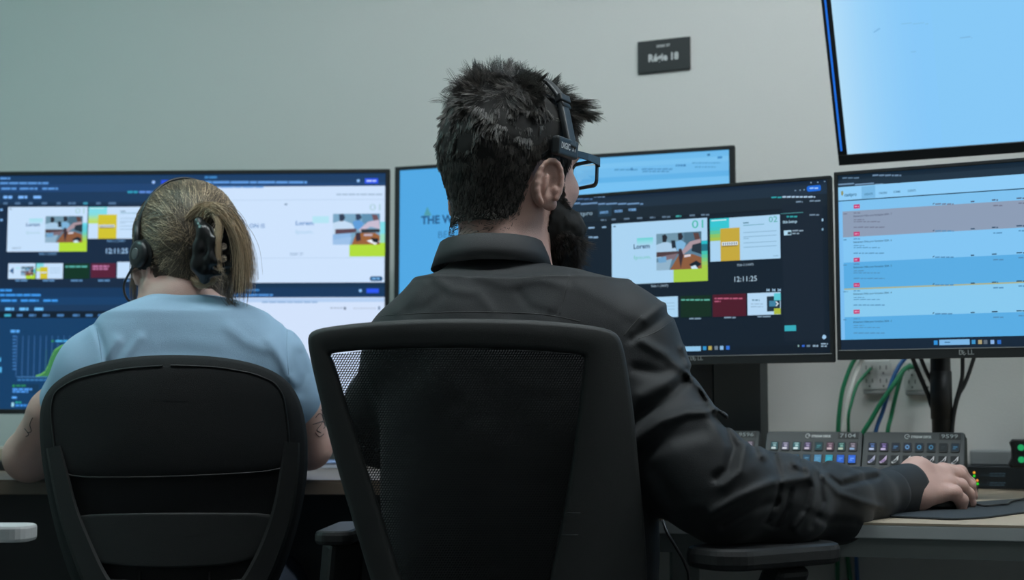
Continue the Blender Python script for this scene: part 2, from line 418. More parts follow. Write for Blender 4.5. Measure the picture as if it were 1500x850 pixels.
SLP = {3: dict(page='#a9d2f0', tealfade=['#6fd0d4', '#7dd3da', '#8bd5e0', '#97d6e6', '#a0d5ea', '#a6d4ee'], side=['#24b7c6', '#1f6f84', '#1f6f84', '#3fc0b4', '#5cc49c', '#7cc880', '#97c966', '#a4c94c'], lime='#a3cb42', mustard='#c2a63a', teal=['#35c3d0', '#3cc2c4', '#5cc29a', '#8ac266', '#a4bf4c']),
       1: dict(page='#c6e0fb', tealfade=['#a5e0ee', '#a8e0f0', '#aee0f2', '#b4e0f4', '#bae0f8', '#bfe0fa'], side=['#6fd6e6', '#5fcadf', '#5fc8da', '#62cdd0', '#72cdb4', '#8fd090', '#a4d264', '#add43e'], lime='#b2dc34', mustard='#d0c22c', teal=['#7fdbe6', '#86dad8', '#a0dcae', '#b4dc80', '#bcdc60'])}
def slide2(c, x0, y0, x1, y1, num='02', big=True):
    a0, t0, _ = c.loc(x0, y0); a1, t1, _ = c.loc(x1, y1); w, h = a1-a0, t1-t0; pal = SLP[c.pal]
    def r(u0, v0, u1, v1, col): c.lrect(a0+u0*w, t0+v0*h, a0+u1*w, t0+v1*h, col)
    r(0, 0, 1, 1, pal['page'])
    r(0, 0, .28, .24, pal['teal'][0])
    for i in range(4): r(0, .20+i*.08, .16, .28+i*.08, pal['teal'][1+i])
    r(.15, .24, .43, 1, pal['mustard']); r(.17, .56, .40, .64, '#dce9f2'); r(.17, .64, .39, .67, '#8a7226')
    if big:
        for i in range(7): r(.185+i*.031, .575, .200+i*.031, .625, '#3a4a5a')
        r(.48, .13, .56, .155, '#3c6f86'); r(.48, .19, .78, .21, '#74a8bf')
        for v in (.36, .46, .60, .70): r(.48, v, .95, v+.014, '#7ea6c4')
        r(.48, .50, .56, .514, '#7ea6c4'); r(.9, .93, .97, .945, '#7ea6c4'); r(.02, .03, .24, .055, '#c8ecf2')
        V, F, tw = text_geo(num, 0); k = .13*h/CAPH; c.k += 1; z = c.k*0.000005; b = len(c.V); mi = c._m('#3aa39c')
        for q in V: c.V.append(c.O+c.ex*(a0+.845*w+q[0]*.12*w/tw)-c.ey*(t0+.165*h-q[1]*k)+c.n*z)
        for f in F: c.F.append(tuple(b+i for i in f)); c.M.append(mi)
    else:
        for v in (.3, .45, .6): r(.5, v, .9, v+.03, '#8fb6d2')
c.pal = 3
slide1(c, 896, 328.3, 1037, 411.5)
c.text(954, 421, 3.4, 'Slide 1 (16:07)', '#a9c3d6', w=25)
slide2(c, 1040, 321, 1143.5, 378.5)
c.text(1080, 390, 3.2, 'Slide 2 (16:07)', '#a9c3d6', w=24)
c.text(1076, 413, 7.5, '12:11:25', '#b4cfe2', w=33)
for x in (1124, 1132.5, 1140.5): c.poly([(x, 425.2), (x+3.4, 423), (x+3.4, 427.2)], '#9fc2dd'); c.band(x-1, x+.2, 423, 4, '#9fc2dd')
slide1(c, 900, 439, 945, 466, big=False)
slide2(c, 947, 436, 993.5, 464.5, big=False)
c.rect(997, 434, 1042.5, 464, '#0d2a1c'); c.greek(998, 1040, 438.5, 2.2, '#5fb0a0'); c.rect(1044, 432, 1093.5, 463, '#4a1426'); c.greek(1047, 1088, 436.5, 2.2, '#b05a78'); c.greek(1047, 1056, 441, 2, '#b05a78')
c.rect(1095, 430, 1144, 460.7, '#b3d6f2'); c.rect(1123.5, 434.5, 1143, 456, '#1c3040'); c.rect(1127, 441, 1137, 449, '#3f7f9f'); c.rect(1134, 430, 1144, 440, '#5cc6d4'); c.rect(1134, 452, 1144, 460.4, '#a8b83c')
c.greek(1102, 1113, 439, 1.8, '#4c7690'); c.greek(1100, 1118, 445, 1.3, '#8fb0cc'); c.greek(1100, 1118, 449, 1.3, '#8fb0cc')
c.poly([(1136, 442), (1137.6, 441.8), (1141, 445), (1137.9, 448.7), (1136.3, 448.8), (1139, 445.2)], '#e8f4ff')
for x, w in ((963, 18), (1010, 17), (1061, 17), (1110, 19)): c.greek(x, x+w, 467.5-(x-963)*.03, 2, '#7f99ae', 6, 12)
# right panel
c.band(1144, 1177, 313, .9, '#4c8f96'); c.greek(1152.5, 1168, 316.5, 2.4, '#2f9fa6'); c.greek(1186, 1200, 314.2, 2.2, '#6d8499')
c.text(1147, 327.5, 3.8, 'Slide Settings', '#a8cbe0', w=21, bold=0.02); c.rect(1148.5, 338, 1159.5, 344.5, '#aed6ec'); c.rect(1154, 340, 1159, 343.5, '#2a3b46')
c.greek(1161, 1177, 337.5, 1.8, '#8fa7ba'); c.greek(1161, 1171, 341.5, 1.8, '#8fa7ba'); c.band(1204, 1206.3, 320.5, 4, '#9ec4e0'); c.band(1204, 1206.5, 334.5, 3.5, '#7aa0bb')
c.rect(1149.5, 477, 1166.5, 485, '#35a8b8'); c.poly([(1206, 491), (1208.5, 490.6), (1210.4, 492.6), (1210.6, 495), (1208.6, 497), (1206, 497), (1204.4, 494.5)], '#9cc4e6')
c.rect(1208.2, 280, 1212.3, 501.5, '#4f86c2')
c.band(975, 1027, 508.5, 7, '#8ec2e6'); c.greek(980, 992, 511, 1.5, '#4b7895')
for x, col in ((1030, '#2f8ec8'), (1038, '#b3a45a'), (1047, '#6b7c8c'), (1055, '#8ab8e0'), (1064, '#2f6ed0')): c.band(x, x+5, 507.5-(x-1030)*.018, 5.6, col)
for x, w, col in ((1169, 2, '#8aa'), (1175, 4, '#2f62c8'), (1182, 5, '#6a8296'), (1191, 4, '#86a0b4'), (1196, 3, '#86a0b4')): c.band(x, x+w, 505.5, 3, col if len(col) == 7 else '#88aaaa')
c.greek(1203, 1213, 503, 2, '#8ea9c0'); c.greek(1203, 1213, 506.5, 2, '#8ea9c0')
c.build('screen', m3)
logo_word(MM, c.loc(1012.5, 528)[0]+.007, -(c.loc(1012.5, 528)[1]+.006), .0078, m3, .0235)
# stand of this monitor: a broad dark column on the desk
DZ = 0.73
def column(root, p_l, p_r, dy, z0, z1, m, name='stand_column'):
    bm = bmesh.new(); a = Vector((p_l[0], p_l[1])); b = Vector((p_r[0], p_r[1])); t = (b-a).normalized(); nn = Vector((-t.y, t.x))
    prism(bm, [a, b, b+nn*dy, a+nn*dy], z0, z1, bev=0.002); return obj(name, bm, m, root)
bm = bmesh.new(); q = P(1040, 500, 2.72)
a = P(1046, 590, 2.70); b = P(1114, 590, 2.66)
column(m3, (a.x, a.y), (b.x, b.y), .05, DZ+.012, 1.12, M_DARK)
a2 = P(1006, 590, 2.74); column(m3, (a2.x, a2.y), (a.x-.001, a.y+.01), .04, DZ+.012, 1.12, M_BLK, 'column_side')  # darker left side of the column, a separate black part
bm = bmesh.new(); prism(bm, rrect(-.13, -.09, .13, .09, .02), DZ, DZ+.012, Matrix.Translation((a.x+.01, a.y+.08, 0)), bev=.002); obj('stand_base', bm, M_DARK, m3)

# --- monitor at the right edge of the picture
BL4 = P(1226.5, 527.5, 2.44); ex, ey, n = axes(27.5); H4 = H3; TL4 = BL4+ey*H4
m4, c, MM, ex, ey, n = monitor('monitor', 'black monitor showing a pale blue event list, at the right edge', 'monitor', TL4, 27.5, W3, H4, (0.0065, 0.006, 0.0155), lip=True)
c.pal = 3
def row(y): return c.loc(1236, y)[1]
c.lrect(0, 0, c.W, c.H, '#7cc0ee'); c.lrect(0, 0, c.W, row(264), '#122536'); c.lrect(0, row(264), c.W, row(274), '#1b2f40')
c.greek(1234, 1259, 260, 2, '#5e7a94'); c.greek(1278, 1320, 256, 2.4, '#6a86a2'); c.greek(1228, 1403, 269.5, 2.2, '#6f90b0', 10, 30)
c.lrect(0, row(274), c.W, row(294), '#8ccbf6'); c.band(1262, 1282, 273.5, 18, '#76b6e2')
c.text(1237, 288, 5, 'castpro', '#2a6288', w=18, bold=.02); c.poly([(1232, 281), (1234.5, 279.5), (1235.5, 283), (1234.5, 287), (1232.5, 286)], '#8c8a3e')
for x, s_ in ((1266.5, 'EVENTS'), (1287.5, 'ORDERS'), (1309, 'FORMS'), (1329.5, 'CLIENTS')): c.text(x, 286.4-(x-1266)*.082, 3.0, s_, '#235a80', w=12 if s_ != 'FORMS' else 10, bold=.01)
c.lrect(0, row(293.6), c.W, row(295), '#0e2e48')
aL = c.loc(1235, 350)[0]
yy = [310, 348, 385, 424, 465, 500]; cols = ['#8b9bb4', '#80c4f2', '#58abe2', '#86c8ee', '#58abe2']
for i in range(5): c.lrect(aL, row(yy[i]), c.W, row(yy[i+1]), cols[i])
c.lrect(0, row(423), c.W, row(425), '#a8b08c'); c.lrect(0, row(295), aL, c.H, '#7abdf0')
def paid(y): c.band(1250.5, 1259.5, y-5.5, 6, '#c0306e'); c.greek(1252, 1258, y-3.4, 1.5, '#e6a6c8', 3, 4)
nums = ['7', '6', '5', '4', '3']
paid(305.4)
for i in range(5):
    y = yy[i]; dk = '#2c4d68' if i else '#4a5068'; md = '#4f88b4' if i else '#6c7288'
    c.greek(1235.5, 1242, y+3, 1.4, md, 4, 6); c.greek(1250.5, 1260, y+1.6, 1.4, md)
    c.text(1250.5, y+8.2, 2.6, 'Evénement Vidéo pour formation 2024 - '+nums[i], dk, w=56, bold=.015)
    c.greek(1250.5, 1266, y+11.5, 1.2, md); c.greek(1250.5, 1289, y+14.5, 1.2, md); c.greek(1250.5, 1296, y+22.5, 1.4, md); 
    if i < 4: paid(y+35.5)
    for x, w in ((1370, 27), (1422, 6), (1453, 9), (1489, 12)):
        c.greek(x, x+w, y-(x-1236)*.072*(1-(i*.12))-2+i*.3, 1.8, dk if w != 27 else md, 5, 9)
    c.poly([(1366, y-11+i*1.3), (1368.5, y-13+i*1.3), (1369, y-12+i*1.3), (1367, y-10+i*1.3)], dk)
    c.greek(1455, 1470, y-(214)*.072*(1-(i*.12))+6+i*.3, 1.8, md); c.greek(1492, 1502, y-(250)*.072*(1-(i*.12))+5+i*.3, 1.8, md)
c.lrect(0, row(498), c.W, c.H, '#102235')
c.band(1376, 1420.5, 498, 8, '#79b4e4'); c.greek(1384, 1392, 501, 1.6, '#3f6f98'); c.band(1368, 1373.5, 499, 6.5, '#2f8fd8')
for x, col in ((1423.5, '#3a90c8'), (1433, '#a89c74'), (1441, '#5b6876'), (1451, '#86aee0'), (1461, '#2a68c0')): c.band(x, x+5.5, 498.2, 6, col)
c.build('screen', m4)
a_, t_, _ = c.loc(1405.5, 520); logo_word(MM, a_+.0065, -(t_+.0058), .0078, m4, .0235)
# its round black pole and foot
pp = P(1379, 590, 2.62)
bm = bmesh.new(); tube(bm, [(pp.x, pp.y, DZ+.01), (pp.x, pp.y, 1.12)], .018, 24); obj('pole', bm, M_BLK, m4)
bm = bmesh.new(); tube(bm, [(pp.x, pp.y, .862), (pp.x, pp.y, .95)], .0195, 24); obj('pole_collar', bm, M_BLK, m4)
bm = bmesh.new(); tube(bm, [(pp.x, pp.y, DZ), (pp.x, pp.y, DZ+.012)], .06, 32); obj('stand_base', bm, M_BLK, m4)
bm = bmesh.new(); box(bm, (-.03, -.19, 1.0), (.03, .03, 1.06), Matrix.Translation((pp.x, pp.y, 0)) @ Matrix.Rotation(-R(27.5), 4, 'Z'), bev=.004); obj('mount', bm, M_BLK, m4)

# --- monitor behind the man's head
ex, ey, n = axes(20.3); TR2 = P(1075.5, 212.5, 2.8); W2 = .744; H2 = .425; TL2 = TR2-ex*W2
m2, c, MM, ex, ey, n = monitor('monitor', 'monitor with plain blue page and THE WE lettering, behind the man\'s head', 'monitor', TL2, 20.3, W2, H2, (0.011, 0.008, 0.018))
c.pal = 3
c.lrect(0, 0, c.W, c.H, '#4fa6e2'); am = c.loc(760, 260)[0]
c.lrect(am, 0, c.W, c.H, '#62b0e6')
def row(y): return c.loc(1060, y)[1]
for y0, y1, col in ((221, 229, '#6cb8ea'), (229, 236, '#78c0ee'), (236, 250, '#70baeb'), (250, 258, '#5fb0e6'), (258, 300, '#74bff0')): c.lrect(am, row(y0), c.W, row(y1), col)
c.greek(900, 935, 248, 2, '#4f93c4'); c.greek(940, 985, 247, 2, '#4a8cc0'); c.greek(941, 980, 250.5, 1.8, '#4a8cc0'); c.greek(990, 1006, 241, 3, '#3f80b4', 2, 4)
c.greek(1014, 1055, 238, 1.6, '#4f93c4', 2, 5); c.greek(1018, 1050, 244, 1.6, '#4f93c4', 2, 4); c.band(1036, 1040, 225.5, 3, '#2f6e9e'); c.band(1051, 1058, 229.5, 3, '#3a84bc'); c.greek(924, 928, 246, 4, '#3f80b4', 2, 3)
c.text(617, 328.5, 11.5, 'THE WE', '#1d4d7c', w=54, bold=0.028); c.text(673, 327, 11.5, 'L', '#1d4d7c', bold=0.028)
c.text(642, 349, 10, 'BEGIN', '#3476ac', w=39); c.poly([(621, 316), (626, 303), (632, 316)], '#4e9aa8')
c.build('screen', m2)
mid2 = TL2+ex*W2*.5
bm = bmesh.new(); box(bm, (-.05, -.02, DZ+.01), (.05, .02, 1.1), Matrix.Translation((mid2.x+.02, mid2.y+.075, 0)) @ Matrix.Rotation(-R(20.3), 4, 'Z'), bev=.004); obj('stand_column', bm, M_BLK, m2)
bm = bmesh.new(); box(bm, (-.12, -.07, DZ), (.12, .07, DZ+.012), Matrix.Translation((mid2.x+.02, mid2.y+.07, 0)) @ Matrix.Rotation(-R(20.3), 4, 'Z'), bev=.004); obj('stand_base', bm, M_BLK, m2)

# --- large monitor on the left
ex, ey, n = axes(2.3); TR1 = P(571, 247.5, 3.08); W1 = .925; H1 = (P(0, 250, 3.1)-P(0, 607, 3.1)).length; TL1 = TR1-ex*W1
m1, c, MM, ex, ey, n = monitor('monitor', 'large black monitor split into four browser windows, in front of the woman', 'monitor', TL1, 2.3, W1, H1, (0.0095, 0.009, 0.011))
c.pal = 1
c.lrect(0, 0, c.W, c.H, '#10304e')
def row(y): return c.loc(100, y)[1]
xm = c.loc(262, 300)[0]; hm = row(421.5)
for (xa, xb, ya) in ((0, xm, 0), (xm+.001, c.W, 0), (0, xm, hm+.001), (xm+.001, c.W, hm+.001)):
    c.lrect(xa, ya, xb, ya+.020, '#163a63' if ya == 0 else '#11355c'); c.lrect(xa, ya+.020, xb, ya+.037, '#1c4170' if ya == 0 else '#143d68')
    c.lrect(xa, ya+.037, xb, ya+.060, '#17365a')
c.lrect(0, .060, xm, .082, '#15304e'); c.lrect(0, .082, xm, row(299), '#0c1c30'); c.lrect(0, row(300), xm, hm, '#122640')
for x0_, x1_, y_ in ((0, 15, 260), (0, 71, 267), (2, 24, 275), (29, 55, 275), (62, 85, 275)): c.greek(x0_, x1_, y_, 3, '#5b97dc', 5, 14)
for x in (5, 27, 49): c.greek(x, x+13, 287, 4, '#7cb8ff', 6, 13)
for i, x in enumerate((5, 22, 42, 61, 83, 100, 122, 141, 159)): c.greek(x, x+(11 if i in (5, 8) else 8), 296.5, 3, '#3f9ab8' if i == 6 else '#52759c', 5, 12)
c.band(0, 4, 306, 3, '#7ab0ea'); c.band(0, 4, 321, 3, '#7ab0ea')
c.greek(187, 203, 280, 3, '#2f9fc0', 5, 8); c.greek(204, 230, 280, 3, '#5f8fe0', 5, 9); c.band(236, 250, 264, 7, '#2a4fe0'); c.band(223, 227, 265, 4, '#9ec4ff')
slide1(c, 12, 303.5, 127, 368.5)
c.text(57, 373.6, 3.4, 'Slide 1 (16:07)', '#7fb4e8', w=26); slide2(c, 130, 303.5, 226, 349.5); c.text(157, 354.6, 3.2, 'Slide 2 (16:07)', '#7fb4e8', w=26)
c.text(155.5, 371.5, 7.5, '12:11:25', '#a4cdf6', w=32, bold=.01)
slide1(c, 12.5, 386, 51.5, 408.5, big=False); c.poly([(14, 397), (20, 392), (20, 402)], '#2c5c8c'); slide2(c, 53.5, 386, 92, 408.5, big=False)
c.rect(94.5, 386, 131, 408.5, '#0a3020'); c.greek(96, 128, 389.5, 2.6, '#58b0a8'); c.rect(133.5, 386, 169.5, 407, '#541a34'); c.greek(136, 160, 389, 2.6, '#c07aa8'); c.greek(136, 160, 393, 2.4, '#c07aa8')
c.rect(172, 384, 195, 407.5, '#c4defa'); c.rect(197, 384, 206, 407.5, '#3a6fd0')
for x, w in ((23, 19), (63, 19), (104, 17), (144, 17), (182, 12)): c.greek(x, x+w, 410, 2.4, '#5f8fc0', 6, 12)
# top right window: white page
yt = row(275.3)
c.lrect(xm+.006, yt, c.loc(564, 300)[0], row(415.5), '#cde2fc'); 
c.greek(300, 318, 258.5, 3, '#3f86c8', 5, 12); c.greek(300, 450, 265.5, 3.6, '#5e9ae0', 10, 30); c.greek(302, 386, 273, 2.6, '#6aa0e0', 8, 20)
c.band(534.5, 554, 261.5, 7.5, '#2a56f0'); c.greek(537, 551, 264, 2.4, '#bcd0ff', 5, 8); c.band(523, 527, 263, 4, '#8ec0f8')
c.band(300, 563, 293.6, .7, '#b4cdea'); c.band(300, 563, 378.5, .7, '#b4cdea')
c.text(320, 290.5, 6.5, 'T', '#33628c'); c.greek(493, 560, 284, 2.2, '#9fb8d2', 4, 12); c.text(365.5, 334, 6, 'ON IS', '#3f7ab8', w=22.5, bold=.01)
c.text(433.5, 330, 6.2, 'Lorem', '#3f7fc0', w=26, bold=.015); c.text(433.5, 342.5, 5.6, 'Ipsum.', '#a5cdea', w=26)
c.rect(458, 317, 482, 327, '#b4e4f4'); c.rect(557, 325, 563.8, 357, '#7fdce8'); c.rect(557, 343, 563.8, 360, '#98dcc0'); c.rect(512, 356, 563.8, 376, '#b0dc38')
# photo on the page
_c = c
def pic(c, x0, y0, x1, y1):
    a0, t0, _ = c.loc(x0, y0); a1, t1, _ = c.loc(x1, y1)
    def q(pts, col): c.lpoly([(a0+u*(a1-a0), t0+v*(t1-t0)) for u, v in pts], col)
    q([(0, 0), (1, 0), (1, 1), (0, 1)], '#7aa6c4'); q([(.62, 0), (1, 0), (1, .5), (.62, .3)], '#5f8fb0')
    q([(0, .3), (.2, .2), (.4, .32), (.48, .5), (.3, .62), (0, .66)], '#c4dcf4'); q([(.13, .02), (.22, 0), (.26, .12), (.22, .24), (.14, .24)], '#2c3850')
    q([(.48, .02), (.56, 0), (.62, .12), (.55, .22), (.49, .2)], '#30405c'); q([(.42, .25), (.55, .2), (.66, .3), (.6, .5), (.46, .5)], '#5f9cd8')
    q([(.82, .02), (.94, .04), (.97, .2), (.86, .22)], '#6f5058'); q([(.55, .52), (.75, .26), (.98, .2), (1, .5), (.8, .42), (.6, .6)], '#c8bcd0')
    q([(.6, .5), (1, .5), (1, .6), (.6, .62)], '#2c3038'); q([(.05, .5), (.5, .48), (.5, .6), (.05, .68)], '#5a4450')
    q([(.4, 1), (.5, .62), (.9, .62), (1, .72), (1, 1)], '#9a6238'); q([(0, .66), (.4, .62), (.36, .78), (0, .84)], '#8fb8e4'); q([(0, .84), (.4, .74), (.36, 1), (0, 1)], '#9cc0e8')
    q([(.48, .62), (.58, .6), (.6, .86), (.5, .9)], '#3a2c38'); q([(.72, .88), (.88, .8), (1, .9), (.9, 1)], '#f0f4fc'); q([(.8, .78), (.96, .8), (.98, .96), (.86, .92)], '#141c28'); q([(.66, .66), (.84, .66), (.84, .72), (.66, .72)], '#c4b8c8')
pic(c, 488, 313.5, 556.5, 358.5)
c.text(541.5, 308.5, 9.5, '01', '#a9ccd8', w=16); c.greek(417, 422, 298.5, 2.2, '#6a88a6', 4, 5); c.text(425.5, 374.4, 4, 'DIGIC', '#5f86aa', w=12); c.text(439.5, 374.4, 4, 'ST', '#5f86aa', w=5)
c.poly([(543.5, 405), (559, 405), (561, 408.5), (559, 412), (543.5, 412), (541.5, 408.5)], '#124a78'); c.greek(545, 557, 407, 2.6, '#7ab4e8', 4, 6)
# bottom right window
c.lrect(xm+.006, row(437), c.loc(564, 450)[0], c.H-.012, '#d2e2fb'); c.band(300, 563, 437.3, 6, '#b4cff2'); c.greek(384, 466, 441.5, 2.6, '#8fb2dc', 6, 14); c.band(537, 555, 423, 6.5, '#2a56f0'); c.band(526, 530, 424, 4, '#8ec0f8')
c.greek(484, 506, 450.5, 2, '#a5b4cc', 3, 6); c.band(504, 507, 450, 4, '#5f7088'); c.greek(518, 552, 451, 2, '#b4c2da', 2, 3); c.band(554, 557, 449, 5, '#7088a8')
c.greek(310, 380, 424, 2.6, '#3f86c8', 8, 16); c.greek(310, 400, 431, 3, '#4f90d8', 8, 20)
# bottom left window: chart
c.lrect(0, row(466), xm, c.H, '#103c66'); c.lrect(0, row(456), xm, row(466), '#0a1a2c')
for x0_, x1_, y_ in ((0, 18, 424), (0, 60, 431), (2, 25, 439), (31, 57, 439), (64, 87, 439)): c.greek(x0_, x1_, y_, 3.2, '#3f9af0', 6, 16)
for x in (8, 29, 51): c.greek(x, x+13, 451, 4, '#6cc0ff', 6, 13)
for i, x in enumerate((7, 25, 43, 63, 84, 107, 126, 144)): c.greek(x, x+10, 460.5, 3.4, '#3fb0d0' if i == 0 else '#4a7fb8', 5, 12)
c.greek(188, 228, 442.5, 3.4, '#3f9af0', 6, 12); c.greek(16, 29, 483.5, 4, '#58a8f4', 6, 9)
for i in range(11): c.greek(19, 25, 492+i*4.8, 2, '#3f78b8', 3, 6)
for i in range(12): c.band(25+i*8.6, 25.8+i*8.6, 492, 60, '#3f6ea8')
pts = [(53, 551), (60, 549), (66, 545), (71, 536), (76, 522), (81, 513), (90, 507), (100, 504.5), (112, 503.6), (130, 504), (140, 508), (150, 540), (155, 552)]
c.poly(pts+[(155, 553), (53, 553)], '#3c7f4c')
for i in range(len(pts)-1):
    (xa, ya_), (xb, yb_) = pts[i], pts[i+1]; c.poly([(xa, ya_-.7), (xb, yb_-.7), (xb, yb_+.7), (xa, ya_+.7)], '#7fd060')
for i in range(5, 13): c.band(25+i*8.6+.1, 25.6+i*8.6, 512, 40, '#357048')
c.band(25, 132, 552, 1, '#4f86c0'); c.greek(82, 118, 498.5, 2.6, '#4fb4f0', 4, 12); c.band(76, 79, 498.5, 3, '#2f8a50')
c.greek(26, 150, 555.5, 2.6, '#3a78b4', 3, 6)
c.rect(18, 563, 57, 576, '#0f3556'); c.band(19, 22, 564, 3, '#30a060'); c.greek(24, 40, 564, 2.4, '#2f8a60', 5, 8); c.greek(19, 48, 569, 3, '#4f9af0'); c.greek(19, 42, 572.8, 2.6, '#4f9af0'); c.greek(18, 27, 581, 3.2, '#5aa8f8', 5, 8)
c.band(17.5, 21, 590, 6, '#9fd8f0'); c.greek(23, 33, 588.6, 2.2, '#2fb0a0', 3, 5); c.greek(23, 45, 592.6, 3, '#3f90e8'); c.band(0, 2, 524, 6, '#58b8f0'); c.band(0, 3, 538, 8, '#58b8f0')
c.build('screen', m1)
mid1 = TL1+ex*W1*.5
bm = bmesh.new(); box(bm, (-.06, .015, .76), (.06, .05, 1.1), Matrix.Translation((mid1.x, mid1.y, 0)), bev=.004); obj('stand_column', bm, M_BLK, m1)
bm = bmesh.new(); box(bm, (-.2, -.02, .763), (.2, .15, .775), Matrix.Translation((mid1.x, mid1.y, 0)), bev=.004); obj('stand_base', bm, M_BLK, m1)

# --- large tilted television, top right, hung on the wall
ex, ey, n = axes(25, 24); BLt = P(1229, 243, 2.63); Wt = 1.05; Ht = .62; TLt = BLt+ey*Ht
tv, c, MM, ex, ey, n = monitor('television', 'large wall television tilted down with a bright pale blue picture, top right', 'television', TLt, 25, Wt, Ht, (0.017, 0.017, 0.020), tilt=24)
c.pal = 3; 
c.lrect(0, 0, c.W, c.H, '#86c8f6')
NB = 36
for i in range(NB):   # the picture itself is paler towards its left edge
    f = (1-i/NB)
    r_ = int(0x86+(0xb0-0x86)*f*f); g_ = int(0xc8+(0xdc-0xc8)*f*f); c.lrect(c.W*.0047*i, 0, c.W*.0047*(i+1), c.H, '#%02x%02xf8' % (r_, g_))
c.greek(1320, 1360, 34.5, 1.4, '#82bfe8', 9, 20); c.greek(1406, 1424, 54.5, 2, '#7eb8e2', 8, 16); c.poly([(1279, 47), (1288, 40.6), (1290, 42), (1281, 48)], '#7eb8e4'); c.greek(1334, 1342, 75.5, 1.6, '#80bde8', 6, 9)
c.build('screen', tv)
bm = bmesh.new(); box(bm, (.0058, -Ht+.028, -.0005), (.0092, -.03, .0008), MM); obj('bezel_reflection', bm, emat('#1f6fe0', 1.0), tv, label='blue reflection on the left bezel, made as a glowing strip')  # blue reflection on the bezel edge, built as an emissive strip
wc = TLt+ex*Wt*.5-ey*Ht*.5
bm = bmesh.new(); 
hit = Vector((wc.x+.12, WY(wc.x+.12)-.001, wc.z+.02))
tube(bm, [wc-n*.03, wc-n*.1, hit], .02, 10); obj('wall_bracket', bm, M_BLK, tv)
bm = bmesh.new(); aw = math.atan(.435); Mw = Matrix.Translation(hit) @ Matrix.Rotation(-aw, 4, 'Z')
box(bm, (-.1, -.012, -.12), (.1, 0, .12), Mw, bev=.003); obj('wall_plate', bm, M_BLK, tv)

# ------------------------------------------------------------------ wall sign
sg = P(972, 80.5, 3.0); t = (WY(0)-0.88*0)/1
def wallpt(px, py):
    r = Vector(ray(px, py)); k = (3.30-.435*.27)/(r.y+.435*r.x); return Vector(CAM)+r*k
w1, w2, w3 = wallpt(934.5, 62), wallpt(1011.5, 53.5), wallpt(936.5, 109)
exw = Vector((math.cos(aw), -math.sin(aw), 0)); nw = Vector((-math.sin(aw), -math.cos(aw), 0))
sw = (w2-w1).dot(exw); sh = (w1-w3).z
sign = empty('room_sign', w1-Vector((0, 0, sh))+exw*sw/2, 'small black room sign reading Régie 18 on the grey wall', 'sign')
Ms = frame(w1, exw, Vector((0, 0, 1)), nw)
bm = bmesh.new(); box(bm, (0, -sh, .0005), (sw, 0, .005), Ms, bev=.0015); obj('sign_plate', bm, mat('sign_black', (.022, .028, .03), .5), sign)
text_mesh('lettering', 'Régie 18', Ms @ Matrix.Translation((sw*.5, -sh*.66, .0051)), sh*.22, M_PRINT, sign, width=sw*.57, align='c', bold=.035)
text_mesh('small_lettering', 'DIGIC ST', Ms @ Matrix.Translation((sw*.5, -sh*.24, .0051)), sh*.07, M_PRINT, sign, width=sw*.25, align='c', bold=.03)

# ------------------------------------------------------------------ desks
def desk(name, label, poly, z, th, mtop, medge, apron=None):
    c0 = Vector((sum(p[0] for p in poly)/len(poly), sum(p[1] for p in poly)/len(poly), 0))
    root = empty(name, c0, label, 'desk')
    bm = bmesh.new(); prism(bm, poly, z-.003, z); obj('desktop', bm, mtop, root)
    bm = bmesh.new(); prism(bm, poly, z-th, z-.003, bev=.0015); obj('edge_band', bm, medge, root)
    return root
f0 = P(940, 756, 1.99); f1 = P(1500, 768, 1.86); du = Vector((f1.x-f0.x, f1.y-f0.y)).normalized()
fL = Vector((f0.x, f0.y))-du*.33; fR = Vector((f0.x, f0.y))+du*1.55
bk = lambda v, g=.015: (v.x, WY(v.x)-g)
fL = Vector((f0.x, f0.y))-du*.11
polyR = [tuple(fL), tuple(fR), (fR.x, WY(fR.x)-.026), (-.12, WY(-.12)-.026), (-.12, 2.27)]
deskR = desk('desk', 'pale wood desk with light grey edge carrying the keypads, right', polyR, DZ, .021, M_WOOD, M_EDGE)
nn = Vector((-du.y, du.x))
bm = bmesh.new(); a = fL+nn*.012; b = fR+nn*.012; prism(bm, [tuple(a), tuple(b), tuple(b+nn*.03), tuple(a+nn*.03)], DZ-.047, DZ-.0215); obj('front_rail', bm, M_APRON, deskR)
for v in (fL+du*.06+nn*.12, fR-du*.1+nn*.12, fL+du*.06+nn*.75, fR-du*.1+nn*.55):
    bm = bmesh.new(); box(bm, (v.x-.025, v.y-.025, 0), (v.x+.025, v.y+.025, DZ-.0215)); obj('leg', bm, M_APRON, deskR)
DZL = 0.763
lf = 2.38
polyL = [(-1.35, lf+.02), (-.16, lf), (-.16, 3.22), (-1.35, 3.3)]
deskL = desk('desk', 'darker brown wood desk the woman leans on, left', polyL, DZL, .025, M_WOOD2, M_WOOD2)
for x, y in ((-1.3, 2.5), (-.2, 2.5), (-1.3, 3.2), (-.2, 3.15)):
    bm = bmesh.new(); box(bm, (x-.025, y-.025, 0), (x+.025, y+.025, DZL-.0255)); obj('leg', bm, M_BLK, deskL)
bm = bmesh.new(); box(bm, (-1.3, 2.52, .03), (-.18, 2.54, DZL-.0255)); obj('modesty_panel', bm, M_BLK, deskL)
